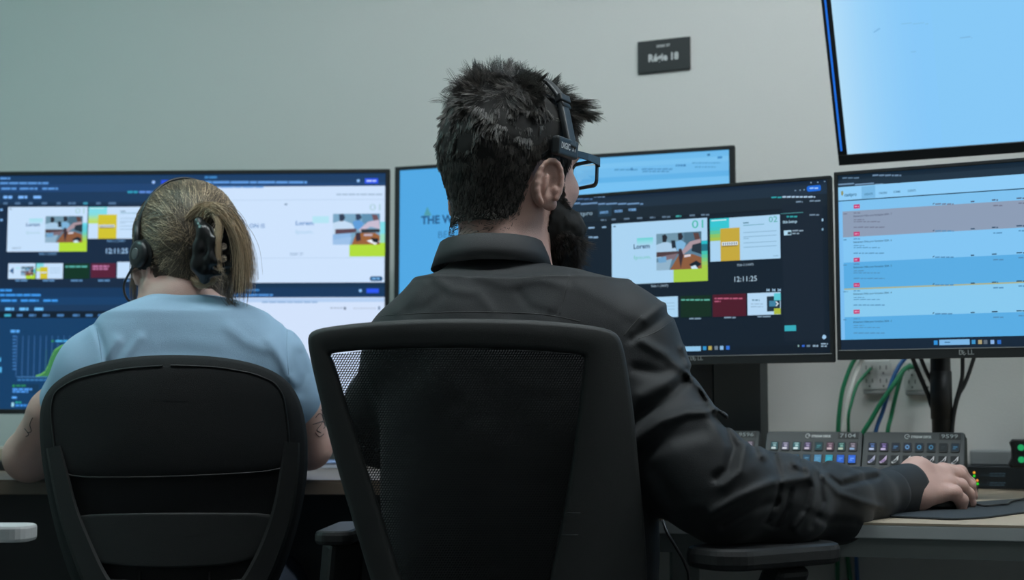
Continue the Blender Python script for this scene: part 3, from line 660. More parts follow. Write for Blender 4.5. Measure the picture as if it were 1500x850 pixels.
# white arm of a chair reaching in at the lower left
g = P(49, 780, 1.72)
wt = empty('armchair', (g.x-.36, g.y, 0), 'white arm of a chair reaching in at the lower left edge', 'chair')
bm = bmesh.new(); prism(bm, rrect(g.x-.26, g.y-.025, g.x, g.y+.03, .02), g.z-.0105, g.z+.0095, bev=.004); obj('armrest', bm, M_WHITE, wt)
bm = bmesh.new(); box(bm, (g.x-.30, g.y-.02, .42), (g.x-.262, g.y+.022, g.z+.008), bev=.006); obj('arm_post', bm, M_WHITE, wt)
bm = bmesh.new(); prism(bm, rrect(g.x-.62, g.y-.28, g.x-.16, g.y+.18, .06), .42, .455, bev=.01); obj('seat', bm, M_WHITE, wt)
bm = bmesh.new(); prism(bm, rrect(g.x-.60, -.0, g.x-.18, .40, .05), 0, .03, Matrix.Translation((0, g.y-.26, .456)) @ Matrix.Rotation(R(90), 4, 'X'), bev=.006); obj('backrest', bm, M_WHITE, wt)
for x_, y_ in ((-.58, -.24), (-.2, -.24), (-.58, .14), (-.2, .14)):
    bm = bmesh.new(); tube(bm, [(g.x+x_, g.y+y_, 0), (g.x+x_*.95-.01, g.y+y_*.9, .422)], .014, 12); obj('leg', bm, M_WHITE, wt)
# ------------------------------------------------------------------ implicit-surface modelling (bodies, clothes)
def _d(p): return np.sqrt((p*p).sum(-1))
def f_ell(c, r, Rm=None):
    c = np.asarray(c, float); r = np.asarray(r, float)
    def f(p):
        q = p-c
        if Rm is not None: q = q@Rm
        k0 = _d(q/r); k1 = _d(q/(r*r)); return np.where(k1 > 1e-9, k0*(k0-1)/np.maximum(k1, 1e-9), -min(r))
    return f, c, max(r)
def f_cone(a, b, ra, rb):
    a = np.asarray(a, float); b = np.asarray(b, float); ab = b-a; L = ab@ab+1e-12
    def f(p):
        t = np.clip(((p-a)@ab)/L, 0, 1); return _d(p-a-t[..., None]*ab)-(ra+(rb-ra)*t)
    return f, (a+b)/2, math.sqrt(L)/2+max(ra, rb)
def f_box(c, h, r, Rm=None):
    c = np.asarray(c, float); h = np.asarray(h, float)-r
    def f(p):
        q = p-c
        if Rm is not None: q = q@Rm
        q = np.abs(q)-h; return _d(np.maximum(q, 0))+np.minimum(q.max(-1), 0)-r
    return f, c, float(np.linalg.norm(h))+r
class Sdf:
    def __init__(s): s.ops = []; s.post = []
    def add(s, prim, k=0.01, op='u'): s.ops.append((prim[0], prim[1], prim[2], k, op)); return s
    def ell(s, c, r, k=0.01, op='u', Rm=None): return s.add(f_ell(c, r, Rm), k, op)
    def cone(s, a, b, ra, rb, k=0.01, op='u'): return s.add(f_cone(a, b, ra, rb), k, op)
    def chain(s, pts, k=0.01):
        for i in range(len(pts)-1): s.cone(pts[i][0], pts[i+1][0], pts[i][1], pts[i+1][1], k)
        return s
    def __call__(s, p):
        lo = p.reshape(-1, 3).min(0); hi = p.reshape(-1, 3).max(0); m = 0.02
        d = np.full(p.shape[:-1], 1.0)
        for f, c, r, k, op in s.ops:
            g = np.maximum(np.maximum(lo-c, c-hi), 0)
            if math.sqrt(g@g) > r+k+m: continue
            v = f(p)
            if op == 'u':
                h = np.maximum(k-np.abs(d-v), 0)/k; d = np.minimum(d, v)-h*h*k*.25
            elif op == 'd':
                v = -v; h = np.maximum(k-np.abs(d-v), 0)/k; d = np.maximum(d, v)+h*h*k*.25
            else:
                h = np.maximum(k-np.abs(d-v), 0)/k; d = np.maximum(d, v)+h*h*k*.25
        for g in s.post: d = g(p, d)
        return d
def sdf_mesh(name, f, lo, hi, h, B=8):
    lo = np.asarray(lo, float); hi = np.asarray(hi, float); nb = np.ceil((hi-lo)/(h*B)).astype(int)
    g = np.stack(np.meshgrid(*[np.arange(n) for n in nb], indexing='ij'), -1)
    half = h*B*math.sqrt(3)/2; keep = []
    S = 6
    for i in range(0, nb[0], S):
        for j in range(0, nb[1], S):
            for k in range(0, nb[2], S):
                q = g[i:i+S, j:j+S, k:k+S].reshape(-1, 3); c = lo+(q+.5)*h*B; v = f(c); keep.append(q[np.abs(v) < half*1.35+0.004])
    bl = np.concatenate(keep); off = np.stack(np.meshgrid(*[np.arange(B+1)]*3, indexing='ij'), -1).reshape(-1, 3)
    n1 = B+1; N = nb*B+2
    VK = []; VP = []; Q = []; CH = 24
    order = np.lexsort((bl[:, 2]//4, bl[:, 1]//4, bl[:, 0]//4)); bl = bl[order]
    co = np.array([(0, 0, 0), (1, 0, 0), (0, 1, 0), (1, 1, 0), (0, 0, 1), (1, 0, 1), (0, 1, 1), (1, 1, 1)])
    ed = [(0, 1), (2, 3), (4, 5), (6, 7), (0, 2), (1, 3), (4, 6), (5, 7), (0, 4), (1, 5), (2, 6), (3, 7)]
    key = lambda q: (q[..., 0].astype(np.int64)*N[1]+q[..., 1])*N[2]+q[..., 2]
    for s0 in range(0, len(bl), CH):
        b = bl[s0:s0+CH]; gp = b[:, None, :]*B+off[None]; v = f(lo+gp*h).reshape(-1, n1, n1, n1); v = np.where(v == 0, 1e-9, v)
        cs = [v[:, c[0]:c[0]+B, c[1]:c[1]+B, c[2]:c[2]+B] for c in co]
        ins = sum((c < 0).astype(int) for c in cs); mk = (ins > 0) & (ins < 8)
        ii = np.argwhere(mk)
        if len(ii):
            cv = np.stack([c[mk] for c in cs], -1); acc = np.zeros((len(ii), 3)); cnt = np.zeros(len(ii))
            for a, e in ed:
                x = (cv[:, a] < 0) != (cv[:, e] < 0); t = np.where(x, cv[:, a]/np.where(x, cv[:, a]-cv[:, e], 1), 0)
                acc += np.where(x[:, None], co[a]+(co[e]-co[a])*t[:, None], 0); cnt += x
            cell = b[ii[:, 0]]*B+ii[:, 1:]; VK.append(key(cell)); VP.append(lo+(cell+acc/cnt[:, None])*h)
        for ax in range(3):
            sl0 = [slice(0, B)]*3; sl1 = [slice(0, B)]*3; sl1[ax] = slice(1, B+1)
            a = v[(slice(None), *sl0)]; e = v[(slice(None), *sl1)]; x = np.argwhere((a < 0) != (e < 0))
            if not len(x): continue
            neg = a[tuple(x.T)] < 0; p = b[x[:, 0]]*B+x[:, 1:]
            u = np.zeros(3, int); w = np.zeros(3, int); u[(ax+1) % 3] = 1; w[(ax+2) % 3] = 1
            qd = np.stack([key(p-u-w), key(p-w), key(p), key(p-u)], -1)
            ok = (p-u-w).min(-1) >= 0; qd = np.where(neg[:, None], qd, qd[:, ::-1]); Q.append(qd[ok])
    VK = np.concatenate(VK); VP = np.concatenate(VP); Q = np.concatenate(Q)
    o = np.argsort(VK); VK = VK[o]; VP = VP[o]; ix = np.searchsorted(VK, Q); ix = np.clip(ix, 0, len(VK)-1)
    ok = (VK[ix] == Q).all(1); F = ix[ok]
    me = npmesh(name, VP, F); return me, VP
def vnoise(p, s, seed=0):
    """smooth value noise, wavelength s, -1..1"""
    q = p/s+seed*17.3; i = np.floor(q).astype(np.int64); f = q-i; f = f*f*(3-2*f)
    def hsh(x, y, z):
        n = (x*73856093) ^ (y*19349663) ^ (z*83492791) ^ (seed*2654435); n = (n ^ (n >> 13))*1274126177 & 0xffffffff; return ((n >> 8) & 0xffff)/32767.5-1
    r = 0
    for a in (0, 1):
        for b in (0, 1):
            for c in (0, 1):
                w = (f[..., 0] if a else 1-f[..., 0])*(f[..., 1] if b else 1-f[..., 1])*(f[..., 2] if c else 1-f[..., 2])
                r = r+w*hsh(i[..., 0]+a, i[..., 1]+b, i[..., 2]+c)
    return r
def px_all(p):
    q = p-CAM; z = q@FW; z = np.maximum(z, .2); return 750+FPX*q[..., 0]/z, 425-FPX*(q@UPV)/z
def crease(lines, ymax=None):
    """cloth folds: each (polyline of photo points, width px, height m). Raises a ridge (or sinks one, height<0) on the side facing the room's rear."""
    def g(p, d):
        if np.abs(d).min() > .05: return d
        u, v = px_all(p); out = np.zeros_like(d)
        for pts, w, hgt in lines:
            m = np.full(d.shape, 1e9)
            for (x0, y0), (x1, y1) in zip(pts[:-1], pts[1:]):
                L = (x1-x0)**2+(y1-y0)**2; t = np.clip(((u-x0)*(x1-x0)+(v-y0)*(y1-y0))/L, 0, 1)
                m = np.minimum(m, np.hypot(u-x0-t*(x1-x0), v-y0-t*(y1-y0)))
            out += hgt*np.exp(-(m/w)**2)
        if ymax is not None: out = out*(p[..., 1] < ymax)
        return d-out
    return g
def headframe(yaw, pitch=0.0, roll=0.0):
    """columns: right, face direction, up. yaw>0 turns to the picture's right."""
    a = R(yaw); Rm = Matrix.Rotation(-a, 3, 'Z') @ Matrix.Rotation(R(pitch), 3, 'X') @ Matrix.Rotation(R(roll), 3, 'Y')
    return np.array(Rm)
def add_head(S, Cn, Rm, s=1.0, male=True):
    """skull, face, ears. local x right, y face, z up; origin between the ears at eye level"""
    def W(v): return np.asarray(Cn)+Rm@(np.asarray(v, float)*s)
    def E(c, r, k=.012, op='u', R2=None): S.add(f_ell(W(c), np.asarray(r)*s, Rm if R2 is None else Rm@R2), k*s, op)
    j = 1.0 if male else .92
    E((0, -.012, .028), (.076, .098, .084)); E((0, -.055, -.005), (.062, .052, .065), .03)
    E((0, .030, -.040), (.060*j, .060, .078), .03); E((0, .028, .035), (.067, .067, .06), .02)
    E((0, .052, -.088), (.040*j, .040, .034), .03); E((0, .078, -.108), (.019*j, .017, .016), .022)
    for x in (-1, 1):
        E((x*.048, .012, -.068), (.016*j, .040, .032), .03)        # jaw
        E((x*.043, .062, -.030), (.020, .020, .018), .025)        # cheek bone
        E((x*.030, .078, .021), (.024, .012, .009), .014)          # brow
        E((x*.031, .092, .000), (.016, .014, .011), .012, 'd')    # eye socket
        E((x*.031, .076, .000), (.0125, .0125, .0115), .003)      # eyelid ball
        E((x*.011, .098, -.044), (.009, .010, .008), .008)         # nostril wing
    S.cone(W((0, .090, .006)), W((0, .113, -.036)), .007*s, .0105*s, .012*s)
    E((0, .084, -.066), (.025, .014, .017), .015); E((0, .096, -.063), (.021, .008, .0045), .004); E((0, .095, -.0725), (.018, .0085, .0055), .004)
    E((0, .105, -.0675), (.022, .010, .0012), .003, 'd')
    for x in (-1, 1):
        a = Matrix.Rotation(R(-x*24), 3, 'Z') @ Matrix.Rotation(R(-10), 3, 'X'); R2 = np.array(a); c = (x*.081, -.019, -.039)
        E(c, (.0095, .0195, .0335), .006, 'u', R2)
        E((x*.0785, -.008, -.064), (.007, .010, .010), .006, 'u', R2)
        def L(v): return np.array(c)+R2@np.array(v)
        n = 14; pts = []
        for i in range(n+1):                                        # helix rim
            t = R(-70+i*(285/n)); pts.append(L((x*.0085, -math.cos(t)*.0175, math.sin(t)*.0315)))
        for i in range(n): S.cone(W(pts[i]), W(pts[i+1]), .0038*s, .0038*s, .002*s)
        E(L((x*.0115, .002, -.002)), (.0075, .0095, .017), .004, 'd', R2)       # concha
        E(L((x*.011, -.004, .016)), (.006, .0085, .0085), .004, 'd', R2)
        E(L((x*.0085, -.0045, -.003)), (.0042, .0035, .0145), .004, 'u', R2)   # antihelix
        E(L((x*.006, .011, -.007)), (.0045, .004, .006), .003, 'u', R2)         # tragus
    return W
def skin(name, base, extra=None):
    m = mat(name, base, 0.48, bump=0.25, bscale=700, var=0.10, vscale=45, sss=0.12); return m
def strands(name, roots, tips_fn, n, r0, r1, m, parent, sides=3, tips=0.0):
    """roots: list of polyline arrays (k,3) -> one mesh of tapered tubes"""
    A = np.asarray(roots, float); N, K, _ = A.shape
    T = np.empty_like(A); T[:, 1:-1] = A[:, 2:]-A[:, :-2]; T[:, 0] = A[:, 1]-A[:, 0]; T[:, -1] = A[:, -1]-A[:, -2]
    T /= np.maximum(np.linalg.norm(T, axis=-1, keepdims=True), 1e-9)
    up = np.array([.31, .22, .92]); a = np.cross(T, up); a /= np.maximum(np.linalg.norm(a, axis=-1, keepdims=True), 1e-6); b = np.cross(T, a)
    rr = np.linspace(0, 1, K); rad = (r0+(r1-r0)*rr**1.5)[None, :, None]
    V = []
    for k in range(sides):
        t = 2*PI*k/sides; V.append(A+(a*math.cos(t)+b*math.sin(t))*rad)
    V = np.stack(V, 2).reshape(-1, 3)
    base = (np.arange(N)*K*sides)[:, None, None]; i = (np.arange(K-1)*sides)[None, :, None]; k = np.arange(sides)[None, None, :]; k2 = (k+1) % sides
    F = np.stack([base+i+k, base+i+k2, base+i+sides+k2, base+i+sides+k], -1).reshape(-1, 4)
    me = npmesh(name, V, F); rt = A[:, 0]; tint = .5+.42*vnoise(rt, .0035, 71)+.28*vnoise(rt, .013, 72)+np.random.default_rng(3).normal(0, .16, N)
    tv_ = np.clip(tint[:, None]+tips*np.linspace(0, 1, K)[None], 0, 1); at = me.attributes.new('tint', 'FLOAT', 'POINT')
    if len(me.vertices) == len(V): at.data.foreach_set('value', np.repeat(tv_.reshape(-1), sides).astype(np.float32))
    return obj(name, me, m, parent)
def hair_mat(name, c0, c1, rough=0.45, scale=120):
    m = bpy.data.materials.new(name); m.use_nodes = True; nt = m.node_tree; b = nt.nodes['Principled BSDF']
    n = nt.nodes.new('ShaderNodeAttribute'); n.attribute_name = 'tint'
    mx = nt.nodes.new('ShaderNodeMix'); mx.data_type = 'RGBA'; mx.inputs[6].default_value = (*c0, 1); mx.inputs[7].default_value = (*c1, 1)
    mr = nt.nodes.new('ShaderNodeMapRange'); mr.inputs[1].default_value = .15; mr.inputs[2].default_value = .95
    nt.links.new(n.outputs['Fac'], mr.inputs[0]); nt.links.new(mr.outputs[0], mx.inputs[0])
    nt.links.new(mx.outputs[2], b.inputs['Base Color']); b.inputs['Roughness'].default_value = rough; b.inputs['Specular IOR Level'].default_value = .6
    return m

from mathutils.bvhtree import BVHTree
def project_line(o, px_pts, off=0.0):
    """points of a photo polyline laid on the surface of o (world coordinates)"""
    me = o.data; M = wm(o); V = [M @ v.co for v in me.vertices]; T = BVHTree.FromPolygons(V, [tuple(p.vertices) for p in me.polygons]); res = []
    for line in px_pts:
        q_ = []
        for p in spline([(x, y, 0) for x, y in line], 6):
            h = T.ray_cast(Vector(CAM), Vector(ray(p.x, p.y)).normalized())
            if h[0] is not None: q_.append(h[0]+h[1]*off)
        res.append(q_)
    return res
def hand(S, W0, d, up, sg, curl=1.0, s=1.0):
    """relaxed hand lying palm down: wrist W0, pointing along d, back of hand towards up, thumb on side sg"""
    d = np.asarray(d, float); d /= np.linalg.norm(d); up = np.asarray(up, float); up -= d*(up@d); up /= np.linalg.norm(up); sd = np.cross(d, up)*sg
    L = lambda a, b, c: np.asarray(W0)+(d*a+sd*b+up*c)*s
    for b in (-.028, -.009, .010, .026): S.cone(L(0, b*.5, 0), L(.078, b, 0), .015*s, .0105*s, .012)
    for b, Ls in ((-.029, .75), (-.010, .93), (.010, 1.0), (.028, .92)):
        p = [L(.078, b, 0), L(.078+.034*Ls, b*1.1, .004), L(.078+.056*Ls, b*1.12, -.006*curl), L(.078+.072*Ls, b*1.12, -.018*curl)]
        F_ = Sdf().chain([(p[0], .0105*s), (p[1], .0092*s), (p[2], .0082*s), (p[3], .0068*s)], .003); S.add((F_, (p[0]+p[3])/2, .07), .004)
    p = [L(.018, .018, -.004), L(.048, .042, -.010), L(.074, .054, -.014), L(.094, .056, -.018)]
    F_ = Sdf().chain([(p[0], .015*s), (p[1], .0115*s), (p[2], .0098*s), (p[3], .008*s)], .004); S.add((F_, (p[0]+p[3])/2, .08), .008)
# ------------------------------------------------------------------ the man
rng = np.random.default_rng(7)
M_SKIN = skin('skin_man', (0.56, 0.35, 0.295))
M_SHIRT = mat('black_shirt_cloth', (0.0105, 0.0125, 0.0145), 0.6, bump=0.25, bscale=1100, var=0.12, vscale=30, sheen=0.08, spec=0.3)
M_TROUS = mat('trousers_cloth', (0.015, 0.017, 0.022), 0.85, bump=0.4, bscale=900, var=0.1)
M_SHOE = mat('shoe_leather', (0.012, 0.012, 0.013), 0.4, var=0.1)
HC = PN(751, 242, 1.98); HR = headframe(42, -3)
man = empty('person', (0.02, 1.95, 0.0), 'bearded man in a black shirt and glasses wearing a headset, seated with his back turned', 'person')
S = Sdf()
HW = add_head(S, HC, HR, 1.0, True)
S.cone(HW((0, -.035, -.055)), PN(738, 405, 1.955), .053, .054, .03)
S.cone(HW((0, -.01, -.085)), PN(742, 420, 1.96), .045, .052, .03)
S.cone(PN(735, 405, 1.94), PN(735, 470, 1.93), .058, .075, .04)
for a, b, ra, rb in ((PN(735, 470, 1.93), PN(905, 500, 1.905), .050, .048), (PN(735, 470, 1.93), PN(605, 520, 1.905), .050, .044)): S.cone(a, b, ra, rb, .04)
S.ell((0.01, 1.915, .88), (.15, .085, .17), .05); S.ell((0.01, 1.90, .64), (.145, .085, .18), .05); S.ell((0.01, 1.93, .53), (.15, .10, .09), .04)
# right arm (under the sleeve) and hand
WRT = PN(1306, 720, 2.08)
S.chain([(PN(912, 505, 1.90), .040), (PN(968, 615, 1.855), .033), (PN(1054, 722, 1.80), .036), (PN(1180, 730, 1.93), .038)], .03)
S.cone(PN(1180, 730, 1.93), WRT, .036, .026, .02)
def pk(x, y, d): return PN(x, y, d)
S.cone(pk(1308, 712, 2.085), pk(1342, 694, 2.135), .021, .023, .015); S.cone(pk(1306, 725, 2.07), pk(1342, 727, 2.10), .020, .021, .02)
S.cone(pk(1342, 694, 2.135), pk(1384, 697, 2.150), .021, .0140, .012); S.cone(pk(1342, 726, 2.10), pk(1378, 724, 2.115), .021, .0135, .012)
S.cone(pk(1342, 712, 2.115), pk(1388, 711, 2.135), .022, .0135, .012); S.cone(pk(1345, 700, 2.15), pk(1385, 693, 2.175), .019, .013, .012)
fing = [[(1380, 689, 2.178, .0118), (1406, 692, 2.205, .0102), (1420, 708, 2.215, .0088), (1425, 722, 2.22, .0072)],
        [(1384, 693, 2.155, .0122), (1404, 697, 2.178, .0112), (1419, 712, 2.186, .0096), (1425, 727, 2.19, .0078)],
        [(1386, 709, 2.135, .0118), (1406, 712, 2.150, .0108), (1418, 724, 2.160, .0092), (1423, 737, 2.162, .0076)],
        [(1374, 722, 2.113, .0118), (1397, 722, 2.114, .0110), (1408, 733, 2.118, .0095), (1409, 744, 2.120, .0078)]]
for f in fing:
    H_ = Sdf().chain([(pk(*q[:3]), q[3]) for q in f], .004)
    for q in (f[1], f[2]): H_.ell(pk(*q[:3]), (q[3]*1.06,)*3, .003)
    q0 = pk(*f[0][:3]); q3 = pk(*f[3][:3]); S.add((H_, (q0+q3)/2, np.linalg.norm(q0-q3)/2+.02), .0045)
TH = Sdf().chain([(pk(1340, 690, 2.15), .015), (pk(1368, 702, 2.205), .0125), (pk(1388, 718, 2.225), .0105), (pk(1402, 728, 2.225), .0085)], .005)
S.add((TH, pk(1370, 705, 2.2), .07), .012)
S.ell(pk(1346, 684, 2.135), (.012, .012, .010), .012)
# left arm
LE = PN(560, 628, 2.04); LW = np.array([-.05, 2.27, .775])
S.chain([(PN(590, 510, 1.905), .043), (LE, .037), (LW, .026)], .03)
S.chain([(LW, .026), (np.array([-.02, 2.33, .762]), .022), (np.array([.0, 2.37, .752]), .014)], .015)
for i, (dx, L) in enumerate(((-.028, .050), (-.009, .062), (.011, .058), (.029, .044))):
    b0 = np.array([-.005+dx, 2.365-abs(dx)*.2, .752]); S.chain([(b0, .0105), (b0+np.array([dx*.15, L*.5, .008]), .0095), (b0+np.array([dx*.2, L, -.002]), .0085), (b0+np.array([dx*.2, L+.02, -.010]), .0072)], .004)
S.chain([(LW+np.array([.02, .03, -.01]), .014), (np.array([.03, 2.345, .752]), .011), (np.array([.055, 2.375, .742]), .009)], .006)
me, _ = sdf_mesh('body', S, (-.32, 1.74, .42), (.78, 2.5, 1.26), 0.0018)
body = obj('body', me, M_SKIN, man, smooth=True)
# eyes
bm = bmesh.new()
for x in (-1, 1):
    b2 = bmesh.new(); bmesh.ops.create_uvsphere(b2, u_segments=20, v_segments=14, radius=.0118); b2.transform(Matrix.Translation(HW((x*.031, .0785, 0)))); obj('eye', b2, mat('eye_white', (.5, .5, .48), .2), man, smooth=True)
bm.free()

# shirt
S = Sdf()
def torso(zs, ws, ds, ys, xs):
    zf = np.linspace(zs[0], zs[-1], 120); ker = np.hanning(31); ker /= ker.sum()
    sm = lambda a: np.convolve(np.pad(np.interp(zf, zs, a), 15, mode='edge'), ker, 'valid')
    ws, ds, ys, xs = sm(ws), sm(ds), sm(ys), sm(xs); zs = zf
    def f(p):
        z = p[..., 2]; w = np.interp(z, zs, ws); d = np.interp(z, zs, ds); y = np.interp(z, zs, ys); x = np.interp(z, zs, xs)
        k = (np.abs((p[..., 0]-x)/w)**2.5+np.abs((p[..., 1]-y)/d)**2.5)**(1/2.5)
        v = (k-1)*np.minimum(w, d)*.9
        return np.maximum(v, np.maximum(zs[0]-z, z-zs[-1]))
    c = np.array([xs[0], ys[0], (zs[0]+zs[-1])/2]); return f, c, (zs[-1]-zs[0])/2+.25
S.add(torso([.47, .60, .72, .84, .95, 1.02, 1.05], [.178, .178, .182, .188, .192, .168, .13], [.125, .122, .118, .118, .118, .105, .085], [1.925, 1.905, 1.895, 1.90, 1.912, 1.925, 1.93], [.012]*7), .02)
NB = PN(728, 455, 1.93)
S.cone(NB+np.array([0, 0, .0]), PN(914, 500, 1.905), .066, .060, .04); S.cone(NB, PN(606, 514, 1.905), .064, .055, .04)
S.cone(PN(726, 425, 1.94), NB, .064, .072, .04)
S.ell(PN(820, 480, 1.885), (.07, .05, .07), .04); S.ell(PN(660, 490, 1.885), (.07, .05, .07), .04)
S.chain([(PN(920, 501, 1.90), .0605), (PN(970, 610, 1.855), .050), (PN(1052, 716, 1.80), .058)], .03)
S.ell(PN(1037, 655, 1.80), (.033, .045, .042), .022); S.ell(PN(1000, 690, 1.81), (.05, .05, .055), .04)
S.chain([(PN(1062, 724, 1.80), .058), (PN(1140, 732, 1.86), .0535), (PN(1215, 735, 1.945), .047), (PN(1262, 731, 2.01), .037), (PN(1298, 723, 2.062), .034)], .03)
S.ell(PN(1140, 706, 1.855), (.040, .03, .022), .03); S.ell(PN(1225, 775, 1.95), (.032, .03, .013), .03); S.ell(PN(1130, 768, 1.84), (.06, .03, .02), .03)
S.chain([(PN(604, 516, 1.905), .055), (PN(560, 600, 1.98), .048), (LE, .050), (np.array([-.10, 2.20, .80]), .038)], .03)
# neck hole, flat ends
S.cone(PN(735, 350, 1.95), PN(737, 310, 1.96), .05, .06, .006, 'd')
S.add(f_cone(np.array([-.10, 2.20, .80])+(LW-np.array([-.10, 2.20, .80]))*.10, LW, .033, .05), .004, 'd')
big_ = [([(1012, 548), (985, 575), (950, 600), (915, 622)], 10, -.007), ([(1005, 538), (975, 560), (940, 580)], 13, .004),
       ([(925, 650), (965, 618), (1005, 603), (1050, 600), (1085, 612)], 9, .008), ([(930, 672), (980, 645), (1030, 632)], 12, -.005),
       ([(1045, 598), (1062, 630), (1075, 655), (1066, 688), (1050, 700)], 9, -.007), ([(1085, 615), (1108, 640), (1118, 668)], 8, .006), ([(1092, 655), (1085, 690), (1060, 712)], 9, .005),
       ([(1008, 548), (1030, 575), (1047, 600)], 6, .008), ([(1018, 560), (1034, 588)], 4, -.004), ([(1045, 752), (1085, 728), (1130, 708), (1180, 700)], 10, .007),
       ([(1060, 770), (1105, 745), (1135, 735)], 9, -.005), ([(1135, 668), (1143, 700), (1138, 735), (1122, 766), (1136, 772), (1152, 745), (1158, 718)], 5, -.007),
       ([(1165, 680), (1186, 690), (1194, 712), (1188, 742), (1165, 775)], 7, .009), ([(1172, 676), (1178, 692)], 6, -.008), ([(1205, 678), (1198, 700), (1204, 735), (1190, 770)], 7, -.006),
       ([(1200, 690), (1228, 722), (1262, 735), (1290, 742)], 6, .005), ([(1215, 700), (1232, 712), (1256, 706), (1285, 700)], 5, -.006), ([(1240, 700), (1262, 692), (1284, 690)], 5, .004),
       ([(1180, 750), (1215, 765), (1255, 765)], 8, -.004), ([(1100, 685), (1060, 740), (1000, 745)], 12, .003), ([(960, 690), (985, 730), (1020, 770)], 12, -.004),
       ([(985, 455), (955, 478), (925, 497)], 6, -.0035), ([(975, 445), (945, 468)], 5, .003), ([(1000, 510), (1010, 535)], 5, .004),
       ([(940, 500), (975, 520), (1004, 545)], 7, .0035), ([(930, 540), (965, 548), (1000, 545)], 8, -.003),
       ([(640, 408), (660, 425), (700, 430), (720, 455)], 7, .004), ([(650, 430), (625, 450), (600, 460)], 8, -.004), ([(700, 405), (740, 418), (790, 410), (830, 420)], 6, .0035),
       ([(840, 400), (832, 430), (815, 460)], 5, -.0035), ([(850, 420), (900, 450), (940, 470)], 8, .003), ([(760, 430), (775, 450), (810, 462)], 6, -.003), ([(620, 415), (600, 440), (580, 455)], 7, .003)]
big = [(l, w*(.8 if l[0][0] > 1000 else 1.1), h*((.62 if l[0][0] > 1095 else .95) if l[0][0] > 880 else .28)) for l, w, h in big_]
noise_f = lambda p, d: d+np.where(np.abs(d) < .04, .0018*vnoise(p*np.array([1, 1, .6]), .05, 3)+.0005*vnoise(p, .02, 5), 0)
S.post += [noise_f, crease(big, 2.2)]
me, _ = sdf_mesh('shirt', S, (-.34, 1.72, .46), (.70, 2.32, 1.12), 0.0024)
shirt = obj('shirt', me, M_SHIRT, man, smooth=True)
seams = project_line(shirt, [[(560, 463), (620, 459), (690, 457), (766, 459), (810, 463), (850, 471)], [(834, 402), (828, 425), (820, 461)], [(940, 462), (925, 478), (914, 492)], [(985, 470), (962, 486), (935, 497)]], -.0001)
for q_ in seams:
    if len(q_) > 3: bm = bmesh.new(); tube(bm, q_, .0006, 5); obj('seam', bm, M_BLK, shirt)
# collar
def collar(name, cen, tilt, r_top, r_bot, h, gap, m, parent, rxk=1.0, hs=.0):
    n = 64; bm = bmesh.new(); prof = [(r_top-.004, -h*.9), (r_top-.003, -.002), (r_top, .0), (r_top+.003, -.002), ((r_top*.45+r_bot*.55)+.001, -h*.5), (r_bot, -h), (r_bot-.003, -h), (r_top+.0, -h*.45)]
    rings = []
    for i in range(n+1):
        t = gap/2+(2*PI-gap)*i/n; fr = -math.cos(t)   # fr: -1 at the throat .. 1 at the nape
        ring = []
        for r, z in prof:
            zz = z*(1+.25*max(0, -fr)); q = Vector((math.sin(t)*r*rxk, math.cos(t)*r*1.06, zz))
            ring.append(bm.verts.new(tilt @ q + cen))
        rings.append(ring)
    k = len(prof)
    for i in range(n):
        for j in range(k): bm.faces.new((rings[i][j], rings[i][(j+1) % k], rings[i+1][(j+1) % k], rings[i+1][j]))
    bm.faces.new(rings[0][::-1]); bm.faces.new(rings[-1]); bmesh.ops.recalc_face_normals(bm, faces=bm.faces[:])
    return obj(name, bm, m, parent, smooth=True)
ct = P(721, 356, 1.945)
collar('collar', ct, Matrix.Rotation(R(-4), 3, 'X') @ Matrix.Rotation(R(-12), 3, 'Z'), .0690, .084, .038, R(34), mat('collar_cloth', (0.008, 0.0095, 0.0115), 0.7, bump=.2, bscale=1100, sheen=.05), shirt)
# cuff
ca = Vector(PN(1291, 726, 2.052)); cb = Vector(PN(1333, 717, 2.115)); ax_ = (cb-ca).normalized(); v_ = Vector((0, 0, 1)); v_ = (v_-ax_*v_.dot(ax_)).normalized(); w_ = ax_.cross(v_)
bm = bmesh.new(); n = 40; rg = []
for s_, ro in ((0, .034), (.02, .0355), (.1, .0365), (.5, .0385), (.92, .0388), (1, .0384), (1.0, .0358), (.5, .034), (.2, .0335)):
    c0 = ca.lerp(cb, s_); rg.append([bm.verts.new(c0+v_*math.cos(2*PI*k/n)*ro*1.0+w_*math.sin(2*PI*k/n)*ro*.86) for k in range(n)])
for i in range(len(rg)-1):
    for k in range(n): bm.faces.new((rg[i][k], rg[i][(k+1) % n], rg[i+1][(k+1) % n], rg[i+1][k]))
bmesh.ops.recalc_face_normals(bm, faces=bm.faces[:]); obj('cuff', bm, M_SHIRT, shirt, smooth=True)
bp = P(1322, 742, 2.06); bm = bmesh.new(); tube(bm, [bp, bp+Vector((.001, -.003, -.0005))], .0052, 16); obj('button', bm, M_BLK, shirt)
